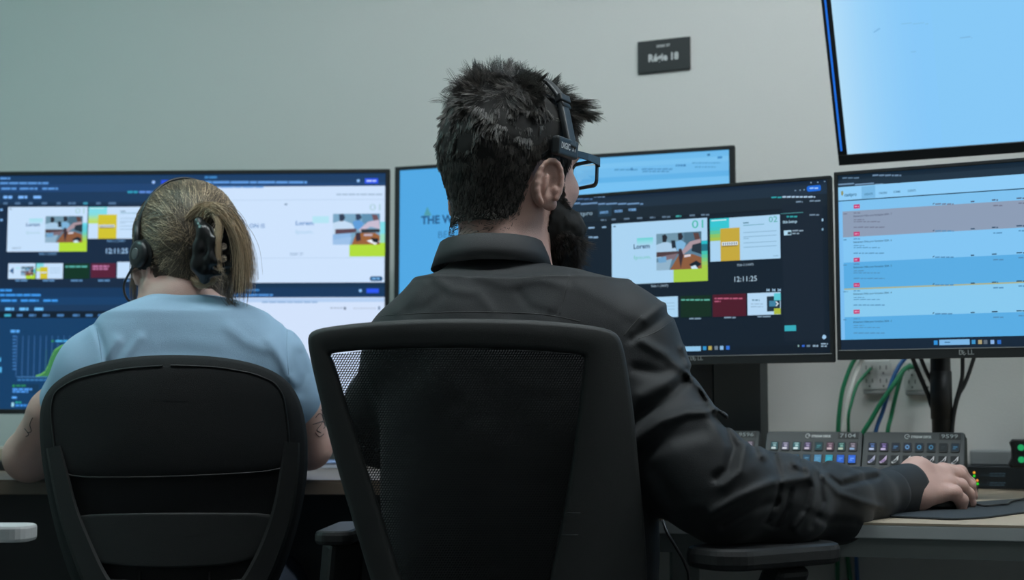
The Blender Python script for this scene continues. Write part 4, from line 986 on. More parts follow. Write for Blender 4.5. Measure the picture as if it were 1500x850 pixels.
# trousers and shoes (below the picture)
S = Sdf(); S.ell((0.012, 1.94, .535), (.172, .125, .085), .03)
for x, kx in ((-.085, -.12), (.11, .17)):
    S.chain([(np.array([x, 1.95, .545]), .088), (np.array([kx, 2.40, .575]), .066)], .03); S.chain([(np.array([kx, 2.40, .57]), .066), (np.array([kx+.0, 2.36, .32]), .058), (np.array([kx, 2.30, .11]), .045)], .02)
me, _ = sdf_mesh('trousers', S, (-.3, 1.76, .04), (.34, 2.52, .70), .006); obj('trousers', me, M_TROUS, man, smooth=True)
for kx in (-.12, .17):
    S = Sdf(); S.ell((kx, 2.42, .045), (.047, .13, .045), .02); S.ell((kx, 2.31, .07), (.042, .06, .06), .03); S.add(f_box((kx, 2.39, -.05), (.2, .3, .05), .001), .002, 'd')
    me, _ = sdf_mesh('shoe', S, (kx-.1, 2.15, -.02), (kx+.1, 2.6, .17), .005); obj('shoe', me, M_SHOE, man, smooth=True)

# hair -----------------------------------------------------------
M_HAIR = hair_mat('dark_hair', (.010, .009, .008), (.115, .103, .091), .36, 190)
M_HCAP = mat('dark_hair_base', (.011, .010, .009), .85, var=.3, vscale=90)
HRm = Matrix(HR.tolist())
SK = Sdf(); add_head(SK, (0, 0, 0), np.eye(3)); SK.cone((0, -.035, -.055), (0, -.05, -.16), .053, .056, .03)
def skull_hit(dirs, o=(0, -.012, .02)):
    """distance from o along unit dirs to the skull surface"""
    o = np.asarray(o); t = np.full(len(dirs), .16)
    for _ in range(40): t = t-np.clip(SK(o+dirs*t[:, None]), -.02, .02)*.9
    return o+dirs*t[:, None]
def grad(p, e=.002):
    g = np.stack([SK(p+np.eye(3)[i]*e)-SK(p-np.eye(3)[i]*e) for i in range(3)], -1); return g/np.linalg.norm(g, axis=-1, keepdims=True)
def hairline(p):
    """>0 inside the hair-bearing area of a short haired man (metres from its border, roughly)"""
    x, y, z = np.abs(p[:, 0]), p[:, 1], p[:, 2]
    low = np.interp(y, [-.12, -.08, -.062, -.052, -.045, -.038, -.028, .012, .028, .036, .050, .062, .078, .12], [-.096, -.096, -.092, -.085, -.070, -.03, .000, .002, -.02, -.02, .026, .050, .080, .086])
    return np.where((x > .0775) & (z < .010) & (y > -.06), -.02, z-low)
N0 = 80000; dirs = rng.normal(size=(N0, 3)); dirs /= np.linalg.norm(dirs, axis=1, keepdims=True)
sp_ = skull_hit(dirs); hl = hairline(sp_); m_ = (hl > 0) | ((hl > -.018) & (rng.random(N0) < .35) & (sp_[:, 1] < -.02)); sp_ = sp_[m_]; hl = hl[m_]; nr = grad(sp_)
x, y, z = sp_.T
top = np.clip((z-.055)/.05, 0, 1); front = np.clip((y-.01)/.07, 0, 1)*np.clip((z-.06)/.03, 0, 1)
bandn = np.exp(-((y-.012)/.021)**2)*np.clip((x+.065)/.03, 0, 1)
L = .009+.012*np.clip((z+.03)/.06, 0, 1)+.021*top+.020*front; L = np.where(z < -.04, .005+.004*np.clip((z+.09)/.05, 0, 1), L); L *= 1-.65*bandn; L *= rng.uniform(.7, 1.2, len(L))
L = np.where(hl < .006, np.minimum(L, .007), L)
flow = np.stack([x*0, -.25+front*1.25+top*.2, -1.0+1.05*top+.15*front], -1)
flow[:, 0] += top*np.sign(x+.02)*.15
# crown whorl: hair stands up and back at the crown
cw = np.clip(1-np.hypot(x+.01, y+.065)/.06, 0, 1)*np.clip(z/.06, 0, 1); flow[:, 1] -= cw*.9; flow[:, 2] += cw*.5; flow[:, 0] -= cw*.5
flow -= (flow*nr).sum(1)[:, None]*nr
cl = np.stack([vnoise(sp_, .014, s) for s in (11, 12, 13)], -1)
nlift = (.16+.05*top+.25*front+.18*cw)*(1-.6*bandn)
dr = nr*nlift[:, None]+flow*1.0+cl*(.22+.62*top+.3*cw)[:, None]; dr /= np.linalg.norm(dr, axis=1, keepdims=True)
K = 6; pts = [sp_-nr*.001]; cur = dr.copy(); crl = np.stack([vnoise(sp_, .009, s) for s in (21, 22, 23)], -1)
for k in range(1, K):
    q = pts[-1]+cur*(L/(K-1))[:, None]; s_ = SK(q); q += nr*np.maximum(.0015+.0055*top*(1-.6*bandn)*rng.random(len(L))-s_, 0)[:, None]
    pts.append(q); cur = cur+crl*(.16+.30*top+.2*front)[:, None]*.9+np.array([0, 0, -.10])*(1-.8*top)[:, None]+front[:, None]*np.array([0, .10, -.03]); cur /= np.linalg.norm(cur, axis=1, keepdims=True)
H = np.stack(pts, 1)
def toW(H, s=1.0, C0=HC, Rm=HR): return np.asarray(C0)+(H*s)@Rm.T
# base mass of hair under the strands
hcap = Sdf()
f0_ = SK
def capf(p):
    q = (p-HC)@HR; sh = q.shape; q = q.reshape(-1, 3); d = SK(q); hlv = hairline(q)
    tp = np.clip((q[:, 2]-.055)/.05, 0, 1); fr = np.clip((q[:, 1]-.01)/.07, 0, 1)*np.clip((q[:, 2]-.06)/.03, 0, 1); md = np.clip((q[:, 2]+.05)/.07, 0, 1)
    bn = np.exp(-((q[:, 1]-.012)/.021)**2)*np.clip((q[:, 0]+.065)/.03, 0, 1); th = (.0010+.0028*md+(.0035*tp+.006*fr)*(1-.9*bn))*np.clip(hlv/.02, 0, 1)-.0012*(1-np.clip(hlv/.004, 0, 1))
    th += (.0022*tp+.0006)*vnoise(q, .012, 4)
    return (d-th).reshape(sh[:-1])
hl_ = Sdf(); hl_.add((capf, HC+HR@np.array([0, 0, .04]), .17), .001)
me, _ = sdf_mesh('hair', hl_, HC-.2, HC+.2, .0022)
# keep only the hair-bearing part
bm = bmesh.new(); bm.from_mesh(me); V = np.array([v.co for v in bm.verts]); q = (V-HC)@HR; bad = hairline(q) < .001
bmesh.ops.delete(bm, geom=[v for v, b in zip(bm.verts, bad) if b], context='VERTS'); hair = obj('hair', bm, M_HCAP, man, smooth=True)
def clump(H, n, amt, seed=0):
    """pull neighbouring strands together into locks"""
    r_ = np.random.default_rng(seed); g_ = r_.choice(len(H), min(n, len(H)), replace=False); near = np.empty(len(H), int)
    for i in range(0, len(H), 4000): near[i:i+4000] = ((H[i:i+4000, None, 0]-H[None, g_, 0])**2).sum(-1).argmin(1)
    G = H[g_][near]; t = np.linspace(0, 1, H.shape[1])[None, :, None]**1.1*amt; rel = H[:, :1]-G[:, :1]
    return H*(1-t)+(G+rel*.25)*t
H = clump(H, 5200, .58)
strands('hair_strands', toW(H), None, len(H), .00042, .00012, M_HAIR, hair)
# quiff at the front: longer locks combed forward and out
N1 = 5600; u = rng.uniform(-.052, .052, N1); v = rng.uniform(0, 1, N1); dd = np.stack([u*1.0, .035+.045*v, .105-.020*v], -1); dd -= np.array([0, -.012, .02]); dd /= np.linalg.norm(dd, axis=1, keepdims=True)
rp = skull_hit(dd); nr1 = grad(rp); L1 = rng.uniform(.045, .072, N1); cl1 = np.stack([vnoise(rp, .012, s) for s in (31, 32, 33)], -1)
cur = nr1*.35+np.array([0, 1.0, .28])+cl1*.55; cur[:, 0] += rp[:, 0]*3; cur /= np.linalg.norm(cur, axis=1, keepdims=True); pts = [rp]; crl = np.stack([vnoise(rp, .01, s) for s in (34, 35, 36)], -1)
for k in range(1, 8):
    pts.append(pts[-1]+cur*(L1/7)[:, None]); cur = cur+crl*.16+np.array([0, .0, -.075]); cur /= np.linalg.norm(cur, axis=1, keepdims=True)
strands('quiff', toW(clump(np.stack(pts, 1), 420, .62)), None, N1, .00045, .00012, M_HAIR, hair)
# stray tufts at the crown
N2 = 420; th = rng.uniform(0, 2*PI, N2); dd = np.stack([-.035+.05*np.cos(th)*rng.random(N2), -.045+.045*np.sin(th), np.full(N2, .085)], -1); dd /= np.linalg.norm(dd, axis=1, keepdims=True)
rp = skull_hit(dd); nr1 = grad(rp); cl1 = np.stack([vnoise(rp, .010, s) for s in (41, 42, 43)], -1); L1 = rng.uniform(.028, .052, N2); cur = nr1*.9+cl1*1.1+np.array([-.35, -.2, .25]); cur /= np.linalg.norm(cur, axis=1, keepdims=True); pts = [rp]
crl = np.stack([vnoise(rp, .008, s) for s in (44, 45, 46)], -1)
for k in range(1, 8): pts.append(pts[-1]+cur*(L1/7)[:, None]); cur = cur+crl*.35+np.array([.03, .03, -.10]); cur /= np.linalg.norm(cur, axis=1, keepdims=True)
strands('stray_tufts', toW(clump(np.stack(pts, 1), 34, .85)), None, N2, .00042, .0001, M_HAIR, hair)
M_BEARD = hair_mat('beard_hair', (.012, .010, .009), (.085, .062, .050), .42, 200)
# beard ------------------------------------------------------------
def beardmask(p):
    x, y, z = np.abs(p[:, 0]), p[:, 1], p[:, 2]
    up = np.interp(y, [.0, .006, .012, .03, .05, .07, .09, .12], [-.20, -.070, -.045, -.050, -.062, -.062, -.052, -.050])
    inn = (z < up) & (y > .006-.15*np.clip(-.06-z, 0, 1)) & (z > -.135)
    lips = (np.hypot(x/.024, (z+.068)/.010) < 1) & (y > .07)
    side = (y < .034) & (y > .010) & (z < .010) & (z > -.06)
    return (inn | side) & ~lips
N3 = 26000; dd = rng.normal(size=(N3, 3)); dd[:, 1] = np.abs(dd[:, 1]); dd[:, 2] = -np.abs(dd[:, 2])*1.0+.25; dd /= np.linalg.norm(dd, axis=1, keepdims=True)
bp_ = skull_hit(dd, (0, .02, -.045)); k_ = beardmask(bp_) & (bp_[:, 2] > -.133); bp_ = bp_[k_]; nb_ = grad(bp_)
chin = np.clip((bp_[:, 1]-.02)/.05, 0, 1)*np.clip((-.05-bp_[:, 2])/.035, 0, 1)
L = (.008+.030*chin+.010*np.clip((-.04-bp_[:, 2])/.04, 0, 1))*rng.uniform(.7, 1.15, len(bp_)); L = np.where(bp_[:, 2] > -.045, .006, L)
cl1 = np.stack([vnoise(bp_, .010, s) for s in (51, 52, 53)], -1); cur = nb_*.55+np.array([0, .12, -.85])+cl1*.4; cur /= np.linalg.norm(cur, axis=1, keepdims=True); pts = [bp_]; crl = np.stack([vnoise(bp_, .006, s) for s in (54, 55, 56)], -1)
for k in range(1, 6): pts.append(pts[-1]+cur*(L/5)[:, None]); cur = cur+crl*.35; cur /= np.linalg.norm(cur, axis=1, keepdims=True)
S = Sdf()
def bf(p):
    q = (p-HC)@HR; sh = q.shape; q = q.reshape(-1, 3); d = SK(q); y, z = q[:, 1], q[:, 2]
    ch = np.clip((y-.01)/.05, 0, 1)*np.clip((-.05-z)/.035, 0, 1)
    th = np.where(beardmask(q) & (z < -.045), .0008+.017*ch+.004*np.clip((-.04-z)/.04, 0, 1)+.0015*vnoise(q, .008, 2), -.004); return (d-th).reshape(sh[:-1])
S.add((bf, HC+HR@np.array([0, .05, -.08]), .12), .001)
me, _ = sdf_mesh('beard', S, HC+HR@np.array([0, .03, -.07])-.13, HC+HR@np.array([0, .03, -.07])+.13, .0024)
bm = bmesh.new(); bm.from_mesh(me); V = np.array([v.co for v in bm.verts]); q = (V-HC)@HR; dk = SK(q); bad = (dk < .0006) | (q[:, 2] > .0)
bmesh.ops.delete(bm, geom=[v for v, b in zip(bm.verts, bad) if b], context='VERTS'); beard = obj('beard', bm, M_HCAP, man, smooth=True)
strands('beard_strands', toW(np.stack(pts, 1)), None, len(bp_), .00038, .00014, M_BEARD, beard)

M_B = 0
# headset ------------------------------------------------------------
def hp(x, y, z): return Vector(HW((x, y, z)))
M_HSET = mat('headset_plastic', (.018, .022, .025), .38, bump=.1, bscale=800)
hs = empty('headset', hp(0, 0, .13), 'black over-head headset with DIGIC ST lettering on its temple pad, worn by the man', 'headset')
bm = bmesh.new(); n = 40; prev = None
def bandpt(t):   # t: -100..60 degrees from the top, left to right
    a = R(t); rx, rz = .0945, .1345
    return Vector((rx*math.sin(a), .004+.020*max(0, math.sin(a)), .0+rz*math.cos(a)))
rings = []
for i in range(n+1):
    t = -92+ (92+56)*i/n; p0 = bandpt(t); nrm = Vector((math.sin(R(t)), 0, math.cos(R(t)))); wv = Vector((0, 1, 0)); w = .0095; th_ = .0018; ring = []
    for a_, b_ in ((-1, -1), (-1, 1), (-.7, 1.6), (.7, 1.6), (1, 1), (1, -1), (.6, -1.3), (-.6, -1.3)): ring.append(bm.verts.new(hp(*(p0+wv*a_*w+nrm*b_*th_))))
    rings.append(ring)
for i in range(n):
    for j in range(8): bm.faces.new((rings[i][j], rings[i][(j+1) % 8], rings[i+1][(j+1) % 8], rings[i+1][j]))
bm.faces.new(rings[0]); bm.faces.new(rings[-1][::-1]); bmesh.ops.recalc_face_normals(bm, faces=bm.faces[:]); obj('headband', bm, M_HSET, hs, smooth=True)
a0 = bandpt(50); a1 = Vector((.0965, .012, .020))
def hbox(bm, c, xa, ya, za, half, bev):
    L3 = Matrix(((xa[0], ya[0], za[0], c[0]), (xa[1], ya[1], za[1], c[1]), (xa[2], ya[2], za[2], c[2]), (0, 0, 0, 1)))
    HM = Matrix.Translation(Vector(HC)) @ Matrix(HR.tolist()).to_4x4(); box(bm, [-h for h in half], half, HM @ L3, bev, 3)
d_ = (a1-a0).normalized(); ya = Vector((0, 1, 0)); ya = (ya-d_*ya.dot(d_)).normalized(); xa = ya.cross(d_)
bm = bmesh.new(); hbox(bm, (a0+a1)/2+xa*.001, xa, ya, d_, (.0045, .0085, (a1-a0).length/2+.006), .003); obj('slider_arm', bm, M_HSET, hs, smooth=False)
bm = bmesh.new(); hbox(bm, a0-d_*.002, xa, ya, d_, (.0062, .0105, .006), .002); obj('slider_clip', bm, M_HSET, hs)
za = Vector((.05, -.02, 1)).normalized(); ya = Vector((-.14, 1, .02)); ya = (ya-za*ya.dot(za)).normalized(); xa = ya.cross(za); pc = Vector((.0935, .002, .0135))
bm = bmesh.new(); hbox(bm, pc, xa, ya, za, (.0065, .0265, .0130), .004); obj('temple_pad', bm, M_HSET, hs)
bm = bmesh.new(); hbox(bm, pc-xa*.009, xa, ya, za, (.005, .022, .0105), .004); obj('pad_cushion', bm, M_CHAIRFAB, hs)
HM = Matrix.Translation(Vector(HC)) @ Matrix(HR.tolist()).to_4x4()
# lettering: reads along +y (towards the face)
Lm = HM @ frame(pc+xa*.0068-ya*.0195-za*.0035, ya, za, xa)
text_mesh('lettering', 'DIGIC', Lm, .0085, M_PRINT, hs, width=.0225, bold=.02, thick=.0003)
text_mesh('lettering', 'ST', Lm @ Matrix.Translation((.0275, 0, 0)), .0085, M_PRINT, hs, width=.0105, bold=.02, thick=.0003)
# left ear cushion with its shell and boom
bm = bmesh.new(); c = Vector((-.094, -.004, -.010)); 
def disc(bm, c, ax, r, h0, h1, n=32, r2=None):
    ax = ax.normalized(); u_ = ax.cross(Vector((0, 0, 1))).normalized(); v_ = ax.cross(u_); rs = []
    for hh, rr_ in ((h0, r*.8), (h0+.25*(h1-h0), r), (h0+.75*(h1-h0), r), (h1, (r2 or r*.8))): rs.append([bm.verts.new(hp(*(c+ax*hh+(u_*math.cos(2*PI*k/n)+v_*math.sin(2*PI*k/n))*rr_))) for k in range(n)])
    for i in range(3):
        for k in range(n): bm.faces.new((rs[i][k], rs[i][(k+1) % n], rs[i+1][(k+1) % n], rs[i+1][k]))
    bm.faces.new(rs[0]); bm.faces.new(rs[-1][::-1]); bmesh.ops.recalc_face_normals(bm, faces=bm.faces[:])
disc(bm, c, Vector((1, 0, 0)), .030, -.006, .008); obj('ear_cushion', bm, M_CHAIRFAB, hs, smooth=True)
bm = bmesh.new(); disc(bm, c, Vector((-1, 0, 0)), .026, .004, .016); obj('ear_shell', bm, M_HSET, hs, smooth=True)
bm = bmesh.new(); tube(bm, spline([hp(-.104, .0, -.012), hp(-.100, .04, -.04), hp(-.075, .09, -.062), hp(-.05, .118, -.068)], 6), .0022, 8); obj('microphone_boom', bm, M_HSET, hs)
bm = bmesh.new(); tube(bm, [hp(-.05, .118, -.068), hp(-.035, .125, -.069)], [.005, .006], 12); obj('microphone', bm, M_HSET, hs)

# glasses ------------------------------------------------------------
gl = empty('glasses', hp(0, .115, 0), 'black thick-framed rectangular glasses worn by the man', 'glasses')
M_GFR = mat('glasses_frame', (.012, .014, .016), .3, coat=.3)
def gring(cx, w, h_, r_, z=.002, yy=.120):
    o = rrect(-w/2, -h_/2, w/2, h_/2, r_, 4); i_ = rrect(-w/2+.0038, -h_/2+.0038, w/2-.0038, h_/2-.0048, r_*.8, 4); bm = bmesh.new(); n = len(o); L4 = []
    wr = lambda x: yy-((abs(x)/.068)**2)*.008
    for src, dy in ((o, 0), (i_, 0), (i_, -.004), (o, -.004)): L4.append([bm.verts.new(hp(cx+a, wr(cx+a)+dy, z+b)) for a, b in src])
    for j in range(4):
        A, B_ = L4[j], L4[(j+1) % 4]
        for k in range(n): bm.faces.new((A[k], A[(k+1) % n], B_[(k+1) % n], B_[k]))
    bmesh.ops.recalc_face_normals(bm, faces=bm.faces[:]); obj('rim', bm, M_GFR, gl)
    bm = bmesh.new(); A = [bm.verts.new(hp(cx+a, wr(cx+a)-.0015, z+b)) for a, b in i_]; B_ = [bm.verts.new(hp(cx+a, wr(cx+a)-.0025, z+b)) for a, b in i_]
    bm.faces.new(A); bm.faces.new(B_[::-1])
    for k in range(n): bm.faces.new((A[k], B_[k], B_[(k+1) % n], A[(k+1) % n]))
    bmesh.ops.recalc_face_normals(bm, faces=bm.faces[:]); obj('lens', bm, mat('lens_glass', (1, 1, 1), .02, trans=1.0), gl)
gring(.0365, .056, .041, .009); gring(-.0365, .056, .041, .009)
bm = bmesh.new(); tube(bm, [hp(-.009, .1185, .008), hp(0, .120, .010), hp(.009, .1185, .008)], .0028, 8); obj('bridge', bm, M_GFR, gl)
for x in (-1, 1):
    bm = bmesh.new(); pp_ = [(.066, .112, .017), (.0705, .106, .0175), (.078, .07, .017), (.0815, .03, .0155), (.083, .0, .0135), (.082, -.016, .009), (.079, -.028, -.001)]; hh = [.0075, .0072, .0062, .005, .0042, .0036, .0028]; rings = []
    for (a, b, c_), h_ in zip(pp_, hh): rings.append([bm.verts.new(hp(x*(a+dx), b, c_+dz)) for dx, dz in ((-.0015, -h_/1), (.0018, -h_/1), (.0018, h_*.55), (-.0015, h_*.55))])
    for i in range(len(rings)-1):
        for j in range(4): bm.faces.new((rings[i][j], rings[i][(j+1) % 4], rings[i+1][(j+1) % 4], rings[i+1][j]))
    bm.faces.new(rings[0]); bm.faces.new(rings[-1][::-1]); bmesh.ops.recalc_face_normals(bm, faces=bm.faces[:]); obj('temple', bm, M_GFR, gl)
# ------------------------------------------------------------------ chairs
def ring_frame(name, outer, inner, depth_fn, th, m, parent, rnd=.006):
    """closed frame between two pixel outlines; depth_fn(x,y)->distance of the rear face; th thickness away from the viewer"""
    def dens(pl, n=160):
        p = [Vector((a, b, 0)) for a, b in pl]; p.append(p[0]); L = [0]
        for i in range(len(p)-1): L.append(L[-1]+(p[i+1]-p[i]).length)
        out = []
        for k in range(n):
            t = L[-1]*k/n; i = max(j for j in range(len(L)-1) if L[j] <= t+1e-9); out.append(p[i].lerp(p[i+1], (t-L[i])/(L[i+1]-L[i]+1e-9)))
        return out
    bm = bmesh.new(); rings = []
    n = len(outer); assert n == len(inner)
    for (ox, oy), (ix, iy) in zip(outer, inner):
        O = P(ox, oy, depth_fn(ox, oy)); I = P(ix, iy, depth_fn(ix, iy)); w = (O-I); L = w.length; w = w/L; nr = Vector((0, -1, 0)); r = min(rnd, L*.3, th*.4)
        prof = [(I, 0, -r), (I, r*.3, -r*.3), (I, r, 0), (O, -r, 0), (O, -r*.3, -r*.3), (O, 0, -r), (O, 0, -th+r), (O, -r, -th), (I, r, -th), (I, 0, -th+r)]
        rings.append([bm.verts.new(b+w*dw+nr*dz) for b, dw, dz in prof])
    k = 10
    for i in range(n):
        for j in range(k): bm.faces.new((rings[i][j], rings[i][(j+1) % k], rings[(i+1) % n][(j+1) % k], rings[(i+1) % n][j]))
    bmesh.ops.recalc_face_normals(bm, faces=bm.faces[:]); return obj(name, bm, m, parent, smooth=True)
def rnd_poly(pts, r, n=5):
    """round the corners of a pixel outline"""
    out = []; N = len(pts)
    for i in range(N):
        a, b, c_ = Vector(pts[i-1]), Vector(pts[i]), Vector(pts[(i+1) % N]); u = (a-b); v = (c_-b); rr = min(r[i] if isinstance(r, (list, tuple)) else r, u.length*.45, v.length*.45); p0 = b+u.normalized()*rr; p1 = b+v.normalized()*rr
        for k in range(n+1): t = k/n; out.append(tuple(p0*(1-t)**2+b*2*t*(1-t)+p1*t*t))
    return out
def base_star(root, x, y, z0, m, rot=0.3):
    """gas column, five-legged base, castors"""
    bm = bmesh.new(); tube(bm, [(x, y, .10), (x, y, .26)], .026, 20); obj('gas_column', bm, m, root)
    bm = bmesh.new(); tube(bm, [(x, y, .26), (x, y, z0)], .016, 16); obj('piston', bm, M_TAN, root)
    for k in range(5):
        t = rot+2*PI*k/5; d = Vector((math.cos(t), math.sin(t), 0)); bm = bmesh.new(); s = d.cross(Vector((0, 0, 1)))
        box(bm, (0, -.02, -.014), (.30, .02, .014), Matrix.Translation((x, y, .105)) @ Matrix.Rotation(t, 4, 'Z') @ Matrix.Rotation(R(4), 4, 'Y'), bev=.008); lg = obj('leg', bm, m, root)
        cx, cy = x+d.x*.29, y+d.y*.29
        bm = bmesh.new(); tube(bm, [Vector((cx, cy, .028))-s*.024, Vector((cx, cy, .028))+s*.024], .028, 18); tube(bm, [(cx, cy, .03), (cx, cy, .08)], .007, 8); obj('caster', bm, M_BLK, lg)
# mesh material for the man's chair back: a woven net with diagonal rows of real openings
def net_mat():
    m = bpy.data.materials.new('net_fabric'); m.use_nodes = True; nt = m.node_tree; b = nt.nodes['Principled BSDF']; out = nt.nodes['Material Output']
    b.inputs['Base Color'].default_value = (.010, .012, .0125, 1); b.inputs['Roughness'].default_value = .65
    tc = nt.nodes.new('ShaderNodeTexCoord'); sx = nt.nodes.new('ShaderNodeSeparateXYZ'); nt.links.new(tc.outputs['Object'], sx.inputs[0])
    def mth(op, a, b_=None):
        n = nt.nodes.new('ShaderNodeMath'); n.operation = op
        for i, v in enumerate((a, b_)):
            if v is None: continue
            if isinstance(v, (int, float)): n.inputs[i].default_value = v
            else: nt.links.new(v, n.inputs[i])
        return n.outputs[0]
    px_, pz_ = .0034, .0030
    row = mth('FLOOR', mth('DIVIDE', sx.outputs[2], pz_)); fz = mth('SUBTRACT', mth('FRACT', mth('DIVIDE', sx.outputs[2], pz_)), .5)
    sh = mth('MULTIPLY', row, .5)
    fx = mth('SUBTRACT', mth('FRACT', mth('ADD', mth('DIVIDE', sx.outputs[0], px_), sh)), .5)
    xx = mth('SUBTRACT', fx, mth('MULTIPLY', fz, .35))
    r2 = mth('ADD', mth('POWER', mth('ABSOLUTE', mth('DIVIDE', xx, .35)), 2.0), mth('POWER', mth('ABSOLUTE', mth('DIVIDE', fz, .40)), 2.0))
    hole = mth('LESS_THAN', r2, 1.0)
    tr = nt.nodes.new('ShaderNodeBsdfTransparent'); mx = nt.nodes.new('ShaderNodeMixShader')
    nt.links.new(hole, mx.inputs[0]); nt.links.new(b.outputs[0], mx.inputs[1]); nt.links.new(tr.outputs[0], mx.inputs[2]); nt.links.new(mx.outputs[0], out.inputs[0])
    return m
ch = empty('office_chair', (0.0, 1.92, 0), 'black mesh-back office chair with a wide plastic frame, the man sits in it', 'chair')
dfn = lambda x, y: 1.735+.022*((x-690)/230)**2+.00004*(y-470)
outer = [(448, 483), (520, 473), (600, 467.5), (690, 466), (800, 469), (905, 481), (917, 520), (929, 600), (936, 680), (944, 760), (950, 850), (944, 915), (925, 960), (800, 972), (700, 972), (610, 965), (566, 925), (542, 850), (512, 752), (487, 665), (466, 580), (452, 520)]
inner = [(479, 517), (525, 512), (600, 509), (690, 509), (790, 513), (858, 519), (855, 545), (848, 610), (838, 680), (826, 752), (806, 850), (800, 890), (785, 930), (740, 938), (700, 938), (650, 932), (612, 905), (586, 850), (556, 752), (530, 672), (504, 588), (488, 535)]
def dens2(o, i_, k=4):
    oo = []; ii = []; n = len(o)
    for a in range(n):
        for t in range(k): f = t/k; oo.append((o[a][0]*(1-f)+o[(a+1) % n][0]*f, o[a][1]*(1-f)+o[(a+1) % n][1]*f)); ii.append((i_[a][0]*(1-f)+i_[(a+1) % n][0]*f, i_[a][1]*(1-f)+i_[(a+1) % n][1]*f))
    return oo, ii
def smooth_loop(pl, it=2):
    for _ in range(it):
        n = len(pl); pl = [tuple(.25*pl[i-1][c_]+.5*pl[i][c_]+.25*pl[(i+1) % n][c_] for c_ in (0, 1)) for i in range(n)]
    return pl
oo, ii = dens2(outer, inner, 6); oo = smooth_loop(oo, 5); ii = smooth_loop(ii, 2)
bk_ = ring_frame('back_frame', oo, ii, dfn, .030, M_CHAIRPL, ch, .007)
for y in (752, 784):
    bm = bmesh.new(); tube(bm, [P(x, y, dfn(x, y)+.0003) for x in (829-(y-752)*.2, 850-(y-752)*.1)], .0007, 6); obj('height_clip_line', bm, M_DARK, bk_)
# net
gx, gz = 40, 40; V = []; F = []
ib = np.array(ii)
def inner_span(y):
    xs = []
    for a in range(len(ii)):
        (x0, y0), (x1, y1) = ii[a], ii[(a+1) % len(ii)]
        if (y0-y)*(y1-y) <= 0 and y0 != y1: xs.append(x0+(x1-x0)*(y-y0)/(y1-y0))
    return min(xs), max(xs)
ys_ = np.linspace(ib[:, 1].min()+1.0, ib[:, 1].max()-1, gz+1)
for j, y in enumerate(ys_):
    xa, xb = inner_span(y); xa -= 6; xb += 6
    for i in range(gx+1):
        x = xa+(xb-xa)*i/gx; V.append(tuple(P(x, y, dfn(x, y)+.018+.010*math.sin(PI*i/gx))))
for j in range(gz):
    for i in range(gx): a = j*(gx+1)+i; F.append((a, a+1, a+gx+2, a+gx+1))
V0 = len(V); V += [(x, y-4+4.0008, z) for x, y, z in V]; F += [tuple(q+V0 for q in f[::-1]) for f in F]
net = obj('back_net', npmesh('net', V, F), net_mat(), ch)
# seat, arms, mechanism
bm = bmesh.new(); prism(bm, rrect(-.24, 1.78, .26, 2.22, .07), .40, .455, bev=.02); obj('seat', bm, M_CHAIRFAB, ch, smooth=True)
bm = bmesh.new(); box(bm, (-.09, 1.82, .33), (.11, 2.08, .40), bev=.02); obj('tilt_mechanism', bm, M_BLK, ch)
bm = bmesh.new(); box(bm, (-.03, 1.735, .34), (.05, 1.83, .60), bev=.012); obj('back_support', bm, M_CHAIRPL, ch)
base_star(ch, .01, 1.95, .34, M_BLK)
def arm(root, c_, L, w, h, ang, post, m, name='armrest'):
    bm = bmesh.new(); Mx = Matrix.Translation(c_) @ Matrix.Rotation(ang, 4, 'Z')
    prism(bm, rrect(-L/2, -w/2, L/2, w/2, w*.42, 7), -h/2, h/2, Mx, bev=h*.30); a_ = obj(name, bm, m, root)
    bm = bmesh.new(); p0 = Vector(post[0]); p1 = Vector(post[1]); box(bm, (-.025, -.018, 0), (.025, .018, (p0-p1).length), Matrix.Translation(p1) @ (p0-p1).to_track_quat('Z', 'Y').to_matrix().to_4x4(), bev=.007); obj('arm_post', bm, M_BLK, root)
    return a_
ac = P(1120, 812, 1.80)
arm(ch, ac, .215, .10, .026, R(34), (ac+Vector((.03, 0, -.012)), (.27, 1.93, .43)), M_BLK)
al = P(504, 781, 1.90)
arm(ch, al, .17, .050, .018, R(86), (al+Vector((0, 0, -.01)), (-.25, 1.95, .43)), M_BLK)
for x in (-.24, .22):
    bm = bmesh.new(); box(bm, (min(x, x+.05)-.01, 1.92, .385), (max(x, x+.05)+.02, 1.98, .425), bev=.008); obj('arm_bracket', bm, M_BLK, ch)

